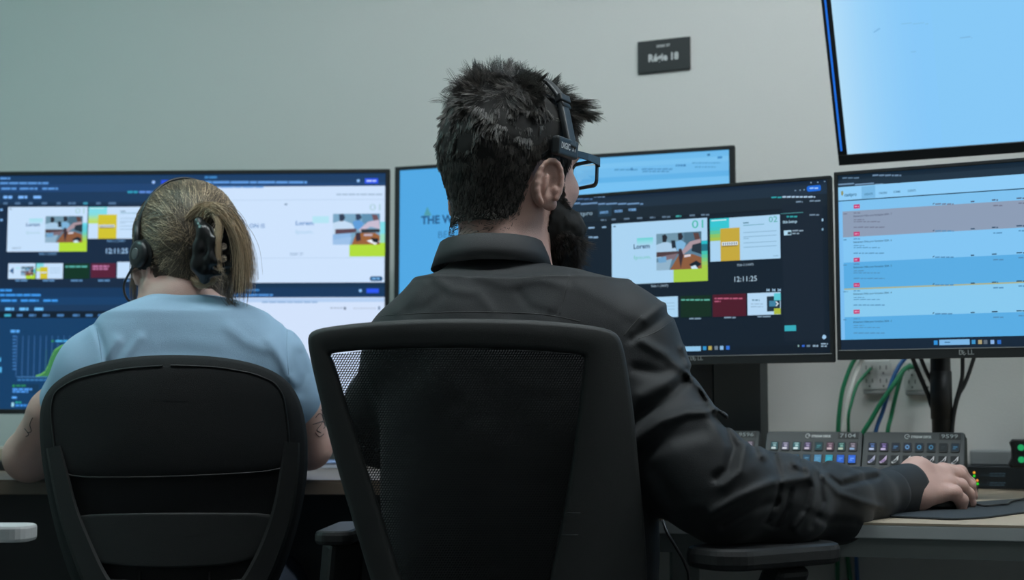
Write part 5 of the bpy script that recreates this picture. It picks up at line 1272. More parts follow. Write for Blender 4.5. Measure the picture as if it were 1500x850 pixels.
# --- the woman's chair
wc_ = empty('office_chair', (-.51, 2.22, 0), 'black padded office chair with rounded back, the woman sits in it', 'chair')
D2 = 2.06; dW = lambda x, y: D2+.045*(((x-254)/200)**2)+.00002*(y-520)
def outline_slab(name, outl, dfn_, th, m, parent, rnd=.01, bulge=0.0, cx=None, cy=None, lift=0.0):
    """filled rounded slab whose rear face follows dfn_"""
    cx = cx or sum(p[0] for p in outl)/len(outl); cy = cy or sum(p[1] for p in outl)/len(outl); bm = bmesh.new(); n = len(outl); rings = []
    def ringat(f, dz, inset=0):
        r_ = []
        for x, y in outl:
            xx = cx+(x-cx)*f; yy = cy+(y-cy)*f; L = math.hypot(x-cx, y-cy); k = 1-inset/L; xx = cx+(xx-cx)*k; yy = cy+(yy-cy)*k
            r_.append(bm.verts.new(P(xx, yy, dfn_(xx, yy)+dz-bulge*(1-f*f)-lift)))
        return r_
    e = rnd*1000
    fs = [(.25, 0, 0), (.5, 0, 0), (.75, 0, 0), (.9, 0, 0), (1, 0, e), (1, rnd*.3, e*.3), (1, rnd, 0), (1, th-rnd, 0), (1, th-rnd*.3, e*.3), (1, th, e), (.6, th, 0)]
    for f, dz, ins in fs: rings.append(ringat(f, dz, ins))
    for i in range(len(rings)-1):
        for k in range(n): bm.faces.new((rings[i][k], rings[i][(k+1) % n], rings[i+1][(k+1) % n], rings[i+1][k]))
    bm.faces.new(rings[0]); bm.faces.new(rings[-1][::-1]); bmesh.ops.recalc_face_normals(bm, faces=bm.faces[:]); return obj(name, bm, m, parent, smooth=True)
o1 = [(250, 519), (320, 522), (375, 532), (415, 550), (438, 578), (450, 625), (452, 680), (446, 730), (432, 790), (410, 850), (380, 905), (330, 930), (250, 935), (180, 930), (130, 900), (103, 850), (84, 790), (70, 730), (60, 670), (57, 620), (60, 586), (78, 560), (115, 538), (180, 523)]
def dens1(o, k=5):
    n = len(o); return [(o[a][0]*(1-t/k)+o[(a+1) % n][0]*t/k, o[a][1]*(1-t/k)+o[(a+1) % n][1]*t/k) for a in range(n) for t in range(k)]
outline_slab('backrest', smooth_loop(dens1(o1, 5), 8), dW, .055, M_CHAIRFAB, wc_, .018)
o2 = [(250, 535), (320, 538), (370, 547), (402, 560), (416, 580), (424, 640), (424, 690), (250, 699), (92, 700), (80, 660), (74, 600), (80, 574), (110, 555), (180, 540)]
outline_slab('upper_shell', smooth_loop(dens1(o2, 6), 3), dW, .02, M_CHAIRFAB, wc_, .004, lift=.010, bulge=.006)
bm = bmesh.new(); tube(bm, [P(x, y, dW(x, y)-.0095) for x, y in smooth_loop(dens1(o2, 6), 3)[:] ] , .0014, 6, cap=False); obj('shell_piping', bm, M_BLK, wc_)
o3 = [(108, 754), (250, 751), (404, 752), (398, 780), (382, 815), (340, 828), (250, 833), (180, 830), (128, 822), (116, 790)]
outline_slab('lumbar_panel', smooth_loop(dens1(o3, 6), 2), dW, .014, M_CHAIRDK, wc_, .003, lift=.012)
def blade(name, ctr, wid, m, parent, lift, th=.012):
    """curved flat upright along pixel centreline with varying width"""
    pts_ = spline([(x, y, 0) for x, y in ctr], 6); wl = np.interp(np.linspace(0, 1, len(pts_)), np.linspace(0, 1, len(wid)), wid); bm = bmesh.new(); rings = []
    for i, p in enumerate(pts_):
        t = (pts_[min(i+1, len(pts_)-1)]-pts_[max(i-1, 0)]).normalized(); s = Vector((-t.y, t.x, 0))*wl[i]/2; r_ = []
        for sg, dz in ((-1, th), (-1, .004), (-.75, 0), (.75, 0), (1, .004), (1, th)):
            x, y = p.x+s.x*sg, p.y+s.y*sg; r_.append(bm.verts.new(P(x, y, dW(x, y)-lift+dz)))
        rings.append(r_)
    for i in range(len(rings)-1):
        for j in range(6): bm.faces.new((rings[i][j], rings[i][(j+1) % 6], rings[i+1][(j+1) % 6], rings[i+1][j]))
    bm.faces.new(rings[0]); bm.faces.new(rings[-1][::-1]); bmesh.ops.recalc_face_normals(bm, faces=bm.faces[:]); return obj(name, bm, m, parent, smooth=False)
blade('side_upright', [(78, 655), (88, 700), (100, 750), (118, 800), (140, 850), (175, 905)], [22, 27, 30, 34, 38, 44], M_CHAIRDK, wc_, .016)
blade('side_upright', [(428, 648), (424, 690), (414, 750), (398, 800), (375, 850), (340, 905)], [22, 28, 32, 34, 38, 44], M_CHAIRDK, wc_, .016)
blade('lower_crossbar', [(128, 872), (200, 880), (254, 882), (320, 880), (385, 872)], [50, 60, 62, 60, 50], M_CHAIRDK, wc_, .014)
for x in (205, 307):
    bm = bmesh.new(); tube(bm, [P(x, 838, dW(x, 838)-.002), P(x, 875, dW(x, 875)-.002)], .0016, 6); obj('panel_rib', bm, M_CHAIRDK, wc_)
bm = bmesh.new(); prism(bm, rrect(-.75, 2.1, -.27, 2.50, .08), .42, .485, bev=.025); obj('seat', bm, M_CHAIRFAB, wc_, smooth=True)
bm = bmesh.new(); box(bm, (-.6, 2.15, .35), (-.42, 2.36, .42), bev=.02); obj('tilt_mechanism', bm, M_BLK, wc_)
bm = bmesh.new(); box(bm, (-.55, 2.06, .36), (-.46, 2.17, .62), bev=.012); obj('back_support', bm, M_CHAIRDK, wc_)
base_star(wc_, -.51, 2.27, .36, M_BLK, .8)

# ------------------------------------------------------------------ things on the right desk
def onz(px, py, z):
    r = ray(px, py); k = (z-CAM[2])/r[2]; return Vector(CAM+r*k)
M_DECK = mat('keypad_body', (.045, .052, .055), .5, bump=.1, bscale=900, var=.06)
M_DECKD = mat('keypad_side', (.010, .012, .013), .5)
M_LAB = mat('label_grey', (.16, .175, .18), .6)
AD = 24; bd = 63
def keypad(label, tr, d, ncol, num, pics, seed, group=None, w=.176, vis=None):
    a = R(AD); exk = Vector((math.cos(a), -math.sin(a), 0)); nh = Vector((-math.sin(a), -math.cos(a), 0)); b = R(bd)
    eyk = Vector((0, 0, 1))*math.sin(b)-nh*math.cos(b); nk = exk.cross(eyk); TR = P(tr[0], tr[1], d); h = (TR.z-DZ-.003)/math.sin(b)-.001
    TL = TR-exk*w; root = empty('keypad', (TL+TR)/2-nh*(-.03)-Vector((0, 0, TR.z-DZ)), label, 'keypad', group); M = frame(TL, exk, eyk, nk)
    bm = bmesh.new(); prism(bm, rrect(0, -h, w, 0, .006, 4), -.012, 0, M, bev=.0015); obj('faceplate', bm, M_DECK, root)
    # wedge stand
    bm = bmesh.new(); hh = h*math.sin(b); run = h*math.cos(b); Ms = frame(TL+Vector((0, 0, -.004)), -nh, Vector((0, 0, 1)), exk)
    prof = [(-run+.001, -hh+.0045), (.035, -hh+.0045), (.03, -.006), (.012, -.004)]; prism(bm, prof, .001, w-.001, Ms, bev=.001); 
    obj('stand', bm, M_DECKD, root)
    # label plate, number, maker's words
    bm = bmesh.new(); box(bm, (w-.042, -.0135, .0001), (w-.007, -.0025, .0007), M, bev=.0002); obj('number_label', bm, M_DECKD, root)
    text_mesh('number', num, M @ Matrix.Translation((w-.0385, -.0115, .0008)), .0072, mat('label_digits', (.36, .39, .40), .6), root, width=.027, bold=.01, thick=.0002)
    if ncol > 4:
        text_mesh('maker_words', 'STREAM DECK', M @ Matrix.Translation((w*.475, -.0115, .0001)), .0042, M_PRINT, root, width=.034, bold=.04, thick=.0003)
        bm = bmesh.new(); c0 = M @ Vector((w*.475-.0065, -.0092, .0006)); tube(bm, [c0+exk*math.cos(R(t))*.0038+eyk*math.sin(R(t))*.0038 for t in range(-20, 315, 15)], .0007, 5); tube(bm, [c0, c0+exk*.0032], .0006, 5); obj('maker_emblem', bm, M_PRINT, root)
    px_ = (w-.012)/8; ks = px_*.72; y0 = -.0205; py_ = (h-.0265)/4; rg_ = random.Random(seed)
    for r in range(4):
        for c_ in range(8):
            if vis and not vis(r, c_): continue
            x = .006+px_*(c_+.14); y = y0-py_*r; kh = py_*.74
            bm = bmesh.new(); prism(bm, rrect(x, y-kh, x+ks*1.06, y, .0026, 4), .0002, .0016, M, bev=.0004); k_ = obj('key', bm, M_DECKD, root)
            cv = Canvas(M @ Vector((x+ks*.1, y-kh*.09, .0018)), exk, eyk, ks*.86, kh*.82); W_, H_ = cv.W, cv.H
            col = pics[r][c_ % len(pics[r])]; cv.lrect(0, 0, W_, H_, col[0])
            if col[1] == 'g':   # icon with caption
                cv.lrect(W_*.2, H_*.08, W_*.8, H_*.2, col[2]); cv.lrect(W_*.1, H_*.68, W_*.75, H_*.92, col[3]); cv.lpoly([(W_*.3, H_*.3), (W_*.7, H_*.28), (W_*.8, H_*.55), (W_*.35, H_*.6)], col[2])
            elif col[1] == 'd': # pale slanting shapes
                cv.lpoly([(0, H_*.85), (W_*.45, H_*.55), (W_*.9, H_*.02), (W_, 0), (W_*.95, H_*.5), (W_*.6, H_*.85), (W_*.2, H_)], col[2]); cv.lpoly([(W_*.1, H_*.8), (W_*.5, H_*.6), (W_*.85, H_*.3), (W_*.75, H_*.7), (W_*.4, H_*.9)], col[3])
            elif col[1] == 'o': cv.lpoly([(W_*.5+W_*.3*math.cos(t*PI/6), H_*.5+H_*.3*math.sin(t*PI/6)) for t in range(12)], col[2]); cv.lpoly([(W_*.5+W_*.15*math.cos(t*PI/6), H_*.5+H_*.15*math.sin(t*PI/6)) for t in range(12)], col[0])
            elif col[1] == 's': cv.lrect(W_*.25, H_*.35, W_*.8, H_*.5, col[2]); cv.lrect(W_*.2, H_*.6, W_*.6, H_*.7, col[2])
            cv.build('key_picture', k_)
    return root
g1 = ('#1d4a52', 'g', '#7fa3a6', '#c8d4d6'); g2 = ('#4a4a60', 'g', '#a09cb4', '#d2d2dc'); g3 = ('#2a5a60', 'g', '#9ac0c2', '#cfe0e2'); g4 = ('#3c3450', 'g', '#8e84a8', '#c4bccc'); g5 = ('#163a42', 's', '#3f7f86', '#6aa'); g6 = ('#4a3444', 'g', '#8f7888', '#c8b4bc'); g7 = ('#153f42', 'g', '#6fa096', '#b4c4b0'); g8 = ('#403a44', 'g', '#8c8290', '#88aace')
b1 = ('#2a6478', 's', '#5f9fb4'); b2 = ('#5c5278', 's', '#9a8eb4'); b3 = ('#1f4860', 's', '#5488a4'); b4 = ('#1c425c', 's', '#4f7f9c'); b5 = ('#4682a8', 's', '#5a94b8'); b6 = ('#1f90aa', 's', '#38a4bc'); b7 = ('#1a58c0', 's', '#4f8ae0'); b8 = ('#1f60d0', 's', '#6a9cf0')
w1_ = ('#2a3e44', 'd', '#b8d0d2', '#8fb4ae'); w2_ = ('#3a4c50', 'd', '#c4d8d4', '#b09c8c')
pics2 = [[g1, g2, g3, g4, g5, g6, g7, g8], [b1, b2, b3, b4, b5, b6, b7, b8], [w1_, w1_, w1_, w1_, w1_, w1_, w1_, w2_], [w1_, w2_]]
n1 = ('#0e1a30', 'g', '#4c6aa0', '#b4c4e4'); n2 = ('#241c3c', 'g', '#7a6aa4', '#c4b8dc'); n3 = ('#0c1828', 's', '#3f6c94', '#bcd'); n4 = ('#0d1a2c', 'o', '#5f8fc0', '#bcd'); n5 = ('#0a1a28', 'o', '#3f7fa8'); n6 = ('#0a1620', 'o', '#3a7496'); n7 = ('#0c1418', 's', '#1c282c'); n8 = ('#10202c', 's', '#2f6484')
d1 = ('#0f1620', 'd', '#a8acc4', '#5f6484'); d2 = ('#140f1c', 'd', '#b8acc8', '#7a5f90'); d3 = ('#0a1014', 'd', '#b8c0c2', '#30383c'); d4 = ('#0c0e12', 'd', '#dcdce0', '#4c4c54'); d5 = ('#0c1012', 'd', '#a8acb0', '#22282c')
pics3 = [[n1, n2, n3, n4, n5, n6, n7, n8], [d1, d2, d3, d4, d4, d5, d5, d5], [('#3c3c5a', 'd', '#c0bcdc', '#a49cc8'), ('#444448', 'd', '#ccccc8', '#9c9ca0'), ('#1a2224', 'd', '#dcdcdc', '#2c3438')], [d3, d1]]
kx3 = P(1414, 633.5, 2.40); exk_ = Vector((math.cos(R(AD)), -math.sin(R(AD)), 0))
wk = .168
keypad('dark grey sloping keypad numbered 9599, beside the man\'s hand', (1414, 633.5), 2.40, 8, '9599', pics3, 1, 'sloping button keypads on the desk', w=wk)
TR2k = kx3-exk_*(wk+.0015); u2, v2 = topx(np.array(TR2k))
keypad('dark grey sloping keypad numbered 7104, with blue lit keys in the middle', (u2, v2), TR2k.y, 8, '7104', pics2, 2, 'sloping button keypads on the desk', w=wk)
TR1k = TR2k-exk_*(wk+.006)+Vector((.0, .035, 0)); u1, v1 = topx(np.array(TR1k))
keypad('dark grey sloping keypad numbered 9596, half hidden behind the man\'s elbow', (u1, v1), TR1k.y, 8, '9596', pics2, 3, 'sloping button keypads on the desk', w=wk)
# small keypad at the right edge, on the rack unit
rk0 = onz(1424, 716.5, DZ); rk_ex = Vector((math.cos(R(16)), -math.sin(R(16)), 0)); rk_n = Vector((-math.sin(R(16)), -math.cos(R(16)), 0))
rk = empty('rack_unit', rk0+rk_ex*.24-rk_n*.1, 'flat black rack unit with amber and green lights, right of the keypads', 'network switch'); Mk = frame(rk0, rk_ex, Vector((0, 0, 1)), rk_n)
bm = bmesh.new(); box(bm, (-.01, 0.0005, -.085), (.47, .043, 0), Mk, bev=.002); obj('casing', bm, mat('rack_paint', (.014, .022, .028), .45, var=.05), rk)
def rkx(px, py):
    r = Vector(ray(px, py)); t = (rk0-Vector(CAM)).dot(rk_n)/r.dot(rk_n); q = Vector(CAM)+r*t-rk0; return q.dot(rk_ex), q.z
for px, py, col in ((1427, 692.5, '#ffb03c'), (1427, 697.5, '#38e02c'), (1431.5, 704, '#ffa04a'), (1432, 709, '#2ee02a')):
    a_, z_ = rkx(px, py); bm = bmesh.new(); c0 = Mk @ Vector((a_, z_, 0)); tube(bm, [c0, c0+rk_n*.0015], .0022, 14); obj('indicator_light', bm, emat(col, 1.0), rk)
cv = Canvas(Mk @ Vector((0, .043, .0003)), rk_ex, Vector((0, 0, 1)), .46, .043)
for y in (695, 708.5): cv.greek(1450, 1473, y-1.8, 1.6, '#2c3c44', 3, 6); cv.greek(1450, 1473, y+1.6, 1.6, '#2c3c44', 3, 6); cv.band(1434, 1450, y+1.2, .6, '#22323a')
cv.V and cv.build('front_print', rk)
k4 = P(1481, 678.5, 2.62); 
t4 = empty('keypad', (k4.x+.06, k4.y+.03, k4.z), 'small keypad with green glowing keys at the right edge of the picture', 'keypad'); zt = DZ+.0435
M4 = frame(Vector((k4.x, k4.y, zt)), rk_ex, Vector((0, 0, 1)), rk_n)
bm = bmesh.new(); o_ = [(0, 0), (-.004, .006), (.002, .018), (.002, .036), (-.001, .046), (.004, .052), (.13, .052), (.13, 0)]; prism(bm, o_, -.03, 0, M4, bev=.003); obj('casing', bm, M_DECKD, t4)
for r in range(2):
    for c_ in range(4):
        x = .009+c_*.03; y = .046-r*.022; bm = bmesh.new(); prism(bm, rrect(x, y-.018, x+.024, y, .003, 4), .0002, .0016, M4); k_ = obj('key', bm, M_BLK, t4)
        cv = Canvas(M4 @ Vector((x+.002, y-.002, .0018)), rk_ex, Vector((0, 0, 1)), .02, .014); cv.lrect(0, 0, cv.W, cv.H, '#061c1a'); cv.lpoly([(cv.W*(.35+.3*math.cos(t*PI/5)), cv.H*(.5+.42*math.sin(t*PI/5))) for t in range(10)], '#1f9c5c')
        cv.lrect(cv.W*.7, cv.H*.2, cv.W, cv.H*.9, '#2040a0' if r else '#103c34'); cv.build('key_picture', k_)
# mouse pad, mouse, cable
pts_ = [onz(x, y, DZ) for x, y in ((1268, 757), (1330, 760), (1395, 763), (1440, 761), (1500, 753), (1580, 742), (1560, 730), (1500, 733), (1430, 738), (1330, 742))]
bm = bmesh.new(); prism(bm, smooth_loop(dens1([(p.x, p.y) for p in pts_], 6), 3), DZ+.0003, DZ+.0035, bev=.0012); mp_ = obj('mouse_pad', bm, mat('pad_rubber', (.020, .028, .034), .7, bump=.3, bscale=1500)); tag(mp_, 'thin dark mouse pad under the man\'s right hand', 'mouse pad')
MZ = DZ+.0036; mc = P(1386, 740, 2.165); mc.z = MZ
ms = empty('computer_mouse', mc, 'black computer mouse under the man\'s right hand', 'computer mouse')
dm = (Vector(PN(1425, 740, 2.2))-Vector(PN(1335, 740, 2.10))); am_ = math.atan2(dm.y, dm.x)
S = Sdf(); Rz = np.array(Matrix.Rotation(am_, 3, 'Z')); c0 = PN(1386, 740, 2.165); c0[2] = MZ; S.ell(c0, (.054, .030, .030), .01, 'u', Rz); S.ell(c0+Rz@np.array([-.012, 0, .006]), (.035, .029, .030), .02, 'u', Rz); S.add(f_box(c0+np.array([0, 0, -.1]), (.2, .2, .1), .001), .003, 'd')
me, _ = sdf_mesh('shell', S, c0-.09, c0+.09, .0025); obj('shell', me, M_BLK, ms, smooth=True)
bm = bmesh.new(); wc0 = Vector(c0+Rz@np.array([.036, 0, .024])); sd = Vector(Rz@np.array([0, 1, 0])); tube(bm, [wc0-sd*.004, wc0+sd*.004], .008, 16); obj('scroll_wheel', bm, M_DARK, ms)
cst = Vector(c0+Rz@np.array([.056, 0, .006])); bm = bmesh.new()
cl_ = [cst]+[onz(x, y, DZ+.006)for x, y in ((1440, 741), (1462, 739.5), (1475, 738.5), (1481, 735), (1500, 731), (1560, 722))]; tube(bm, spline(cl_, 6), .0017, 8); obj('cable', bm, M_BLK, ms)
# cable hanging beside the chair
bm = bmesh.new(); tube(bm, spline([P(971, 752, 1.97)+Vector((0, 0, -.01)), P(977, 780, 1.955), P(992, 805, 1.95), P(1004, 828, 1.95), P(1010, 860, 1.95), P(1012, 1000, 1.95), P(1015, 1200, 1.97), (.28, 2.0, .01)], 6), .0022, 8)
tag(obj('cable', bm, M_BLK), 'thin black cable hanging off the desk edge beside the mesh chair', 'cable')
# ------------------------------------------------------------------ wall outlets and cables
def wallp(px, py, off=0.0):
    r = Vector(ray(px, py)); k = (3.30-.435*.27)/(r.y+.435*r.x); return Vector(CAM)+r*k+nw*off
M_CABG = mat('cable_green', (.012, .20, .09), .45); M_CABW = mat('cable_white', (.92, .91, .88), .45); M_CABB = mat('cable_blue', (.02, .11, .32), .45); M_HOLE = mat('socket_dark', (.05, .055, .055), .6)
M_OUT = mat('outlet_plate', (.56, .57, .56), .45)
def outlet(px0, px1, py0, py1, label):
    a_ = wallp(px0, py0); b_ = wallp(px1, py1); w = (b_-a_).dot(exw); h = a_.z-b_.z; root = empty('wall_outlet', a_+exw*w/2-Vector((0, 0, h)), label, 'wall outlet', 'wall outlets under the right monitor'); M = frame(a_, exw, Vector((0, 0, 1)), nw)
    bm = bmesh.new(); box(bm, (0, -h, .0003), (w, 0, .008), M, bev=.002); obj('plate', bm, M_OUT, root)
    bm = bmesh.new(); box(bm, (.002, -h-.006, .0003), (w-.002, -h, .012), M, bev=.001); obj('shadow_strip', bm, mat('outlet_shadow', (.28, .29, .29), .6), root)  # shadow under the plate, modelled as a darker strip
    n = 2 if w > .05 else 1
    for i in range(n):
        cx = w*(i+.5)/n
        for s_ in (0, 1):
            cy = -h*(.28+.42*s_); bm = bmesh.new(); prism(bm, rrect(cx-.016, cy-.014, cx+.016, cy+.014, .006), .008, .0095, M); so = obj('socket', bm, M_OUT, root)
            for dx, dy, ww, hh in ((-.007, .002, .0018, .008), (.005, .002, .0018, .008), (-.0015, -.009, .003, .004)):
                bm = bmesh.new(); box(bm, (cx+dx, cy+dy-hh/2, .0096), (cx+dx+ww, cy+dy+hh/2, .0102), M); obj('socket_slot', bm, M_HOLE, so)
outlet(1264, 1306, 528, 573, 'pale double wall outlet with a dark strip as its shadow, behind the white cable'); outlet(1325, 1372, 531, 574, 'pale double wall outlet, partly behind the black monitor pole')
def cable(name, pts_, r, m, label, group=None):
    bm = bmesh.new(); tube(bm, spline(pts_, 7), r, 8); tag(obj(name, bm, m), label, 'cable', group)
gr_ = 'network cables hanging against the wall'
def drop(p): return [wallp(*p, .05), wallp(p[0]-3, p[1]+50, .06)]
cable('network_cable', [wallp(1268, 515, .05), wallp(1257, 530, .05), wallp(1247, 555, .055), wallp(1240, 585, .06), wallp(1236, 640, .06), wallp(1234, 720, .010), wallp(1229, 800, .010), wallp(1228, 860, .010)], .0045, M_CABG, 'thick green network cable, leftmost of those hanging on the wall', gr_)
cable('network_cable', [wallp(1272, 518, .04), wallp(1263, 535, .035), wallp(1252, 575, .05), wallp(1246, 610, .05), wallp(1242, 645, .05), wallp(1241, 730, .010)], .0052, M_CABW, 'white cable hanging beside the thick green one', gr_)
cable('network_cable', [wallp(1277, 540, .012), wallp(1269, 552, .03), wallp(1262, 565, .05), wallp(1256, 590, .065), wallp(1252, 620, .07), wallp(1250, 700, .010)], .0032, M_CABG, 'thin green cable just right of the white cable', gr_)
cable('network_cable', [wallp(1345, 512, .03), wallp(1325, 532, .04), wallp(1312, 560, .05), wallp(1300, 600, .05), wallp(1287, 640, .05), wallp(1270, 730, .010), wallp(1256, 800, .010), wallp(1258, 860, .010)], .0042, M_CABB, 'blue network cable crossing the green ones', gr_)
cable('network_cable', [wallp(1345, 538, .02), wallp(1331, 541, .045), wallp(1319, 560, .06), wallp(1300, 588, .065), wallp(1284, 615, .065), wallp(1268, 645, .065), wallp(1254, 700, .010), wallp(1240, 770, .010), wallp(1248, 860, .010)], .0048, M_CABG, 'green network cable slanting across the blue one', gr_)
cable('network_cable', [wallp(1336, 535, .02), wallp(1326, 546, .035), wallp(1318, 575, .04), wallp(1310, 610, .04), wallp(1305, 640, .045), wallp(1300, 730, .010)], .0042, M_CABG, 'green network cable nearest the black monitor pole', gr_)
for i, (pp_, lb) in enumerate(((((1333, 515), (1345, 545), (1360, 580), (1367, 600)), 'black cable left of the monitor pole, outer of the pair'), (((1345, 515), (1355, 540), (1366, 565), (1370, 590)), 'black cable left of the monitor pole, inner of the pair'), (((1410, 515), (1410, 545), (1408, 560), (1400, 590), (1396, 615), (1393, 650)), 'black cable hanging straight on the right of the monitor pole'), (((1428, 520), (1420, 545), (1412, 565), (1404, 580), (1397, 610), (1394, 650)), 'black cable joining the pole from the upper right'))):
    P_ = [P(x, y, 2.63-(.02 if i > 1 else 0)) for x, y in pp_]
    if i < 2: P_ += [P(1388-i*2, 630, 2.66), (pp.x+.0, pp.y+.03, DZ+.004)]
    else: P_ += [P(1394, 690, 2.66), Vector((pp.x+.06, pp.y+.05, DZ+.004))]
    cable('monitor_cable', P_, .0038 if i else .0042, M_BLK, lb, 'black cables around the monitor pole')
# cable trunking along the wall behind the rack
ta = wallp(1424, 672); bm = bmesh.new(); box(bm, (0, -.012, .001), (.6, .018, .045), frame(ta, exw, Vector((0, 0, 1)), nw), bev=.004); tr_ = obj('trim_1', bm, mat('trunking', (.30, .33, .34), .5)); tr_['kind'] = 'structure'
# cabinet under the desk, grey, seen past the chair
cb0 = P(1000, 830, 2.3); bm = bmesh.new(); rc = Matrix.Translation((.30, 2.20, 0)) @ Matrix.Rotation(-R(16), 4, 'Z')
# left desk: book / paper, box, pen
pb = onz(474, 686, DZL); nb_ = empty('notebook', (pb.x, pb.y+.05, DZL), 'pale blue notebook lying on the left desk beside the woman\'s right elbow', 'notebook')
bm = bmesh.new(); prism(bm, rrect(pb.x-.05, pb.y-.01, pb.x+.07, pb.y+.14, .004), DZL+.0003, DZL+.010, bev=.001); obj('pages', bm, mat('paper', (.42, .46, .55), .6), nb_)
bm = bmesh.new(); prism(bm, rrect(pb.x-.052, pb.y-.012, pb.x+.072, pb.y+.142, .005), DZL+.0102, DZL+.0115); obj('cover', bm, mat('notebook_cover', (.22, .30, .50), .5), nb_)
bx = onz(4, 690, DZL+.001); bo = empty('wooden_box', (bx.x-.09, bx.y+.10, DZL), 'low beige wooden box on the desk at the left edge of the picture', 'box')
bm = bmesh.new(); box(bm, (bx.x-.2, bx.y+.03, DZL+.0005), (bx.x+.012, bx.y+.2, DZL+.018), bev=.002); obj('tray', bm, M_BLK, bo)
bm = bmesh.new(); box(bm, (bx.x-.2, bx.y+.05, DZL+.0185), (bx.x+.018, bx.y+.2, DZL+.042), bev=.002); obj('lid', bm, M_WOOD, bo)
# ------------------------------------------------------------------ the woman
rng = np.random.default_rng(21)
M_SKINW = skin('skin_woman', (0.56, 0.36, 0.305))
M_TEE = mat('pale_blue_tee', (0.30, 0.46, 0.62), 0.85, bump=0.25, bscale=900, var=0.05, vscale=25)
M_JEAN = mat('jeans_cloth', (0.02, 0.03, 0.05), 0.85, bump=.3, bscale=900, var=.1)
WC = PN(272, 371, 2.33); WR = headframe(-35, -6); ws_ = .945
wo = empty('person', (-.52, 2.28, 0.0), 'woman in a pale blue t-shirt, fair hair clipped up, seated with her back turned', 'person')
S = Sdf(); WW = add_head(S, WC, WR, ws_, False)
S.cone(WW((0, -.030, -.06)), PN(270, 450, 2.29), .046, .049, .03); S.cone(WW((0, -.005, -.085)), PN(270, 460, 2.31), .038, .046, .03)
S.cone(PN(270, 455, 2.28), PN(145, 545, 2.26), .05, .042, .04); S.cone(PN(270, 455, 2.28), PN(385, 535, 2.26), .05, .042, .04)
S.ell((-.52, 2.26, .86), (.135, .075, .15), .05); S.ell((-.52, 2.25, .64), (.13, .08, .16), .05)
S.chain([(PN(140, 545, 2.26), .040), (PN(78, 605, 2.29), .036), (PN(44, 663, 2.345), .0375)], .02)
S.ell(PN(42, 672, 2.36), (.036, .040, .036), .02)
S.chain([(PN(385, 535, 2.26), .040), (PN(432, 595, 2.30), .037), (PN(452, 652, 2.36), .036)], .02)
S.chain([(PN(44, 668, 2.36), .036), (PN(90, 668, 2.50), .036), (PN(150, 662, 2.62), .026)], .02); hand(S, PN(150, 662, 2.62), (.6, 1, -.08), (0, 0, 1), -1, s=.92)
S.chain([(PN(452, 655, 2.37), .036), (PN(420, 660, 2.50), .035), (PN(370, 658, 2.62), .026)], .02); hand(S, PN(370, 658, 2.62), (-.6, 1, -.08), (0, 0, 1), 1, s=.92)
me, _ = sdf_mesh('body', S, (-.95, 2.1, .5), (-.2, 2.85, 1.2), .0026)
wbody = obj('body', me, M_SKINW, wo, smooth=True)
for x in (-1, 1):
    b2 = bmesh.new(); bmesh.ops.create_uvsphere(b2, u_segments=20, v_segments=14, radius=.0112); b2.transform(Matrix.Translation(WW((x*.031, .0785, 0)))); obj('eye', b2, mat('eye_white', (.5, .5, .48), .2), wo, smooth=True)
# tattoo lines on the right upper arm
tat = project_line(wbody, [[(462, 612), (468, 606), (474, 612), (470, 622), (464, 630), (470, 634)], [(470, 600), (476, 608), (478, 620), (474, 628)], [(458, 622), (464, 620), (472, 618), (478, 622)], [(462, 634), (468, 640), (474, 636)], [(48, 612), (44, 622), (46, 632), (40, 634)], [(36, 628), (42, 636), (38, 640)]], .0002)
bm = bmesh.new()
for q_ in tat:
    if len(q_) > 3: tube(bm, q_, .0007, 4)
obj('tattoo', bm, mat('tattoo_ink', (.05, .05, .055), .7), wbody)
# t-shirt
S = Sdf()
S.add(torso([.50, .62, .72, .84, .92, .98, 1.02], [.150, .145, .150, .168, .172, .150, .11], [.105, .10, .10, .105, .10, .085, .07], [2.245, 2.24, 2.24, 2.25, 2.255, 2.27, 2.28], [-.525]*7), .02)
TB = PN(270, 485, 2.275)
S.cone(TB, PN(142, 545, 2.255), .058, .058, .04); S.cone(TB, PN(388, 532, 2.255), .058, .056, .04)
S.cone(PN(270, 474, 2.285), TB, .054, .062, .04)
S.chain([(PN(144, 546, 2.26), .0565), (PN(105, 588, 2.28), .051)], .03); S.chain([(PN(390, 535, 2.26), .058), (PN(424, 580, 2.285), .050)], .03)
S.ell(PN(215, 500, 2.23), (.07, .04, .06), .04); S.ell(PN(325, 498, 2.23), (.07, .04, .06), .04)
S.cone(PN(271, 440, 2.29), PN(271, 378, 2.30), .046, .06, .006, 'd')
# sleeve openings
for a_, b_ in ((PN(138, 545, 2.26), PN(78, 605, 2.29)), (PN(390, 535, 2.26), PN(432, 595, 2.30))):
    d_ = (b_-a_)/np.linalg.norm(b_-a_); c_ = b_+d_*.024; S.add(f_box(c_+d_*.05, (.10, .10, .05), .002, np.stack([np.cross(d_, [0, 1, 0])/np.linalg.norm(np.cross(d_, [0, 1, 0])), np.cross(d_, np.cross(d_, [0, 1, 0]))/np.linalg.norm(np.cross(d_, [0, 1, 0])), d_], -1)), .003, 'd')
tl = [([(140, 478), (152, 510), (158, 545)], 5, -.003), ([(170, 500), (150, 530), (140, 560)], 8, .004), ([(205, 495), (185, 520), (178, 535)], 7, .003), ([(420, 478), (418, 510), (424, 545)], 5, -.0025),
      ([(395, 500), (415, 530), (430, 560)], 8, .004), ([(440, 520), (448, 548), (440, 575)], 7, -.003), ([(230, 505), (270, 500), (320, 506)], 12, .0012), ([(335, 480), (360, 500), (390, 512)], 9, .002)]
S.post += [lambda p, d: d+np.where(np.abs(d) < .04, .0018*vnoise(p, .06, 8), 0), crease(tl, 2.3)]
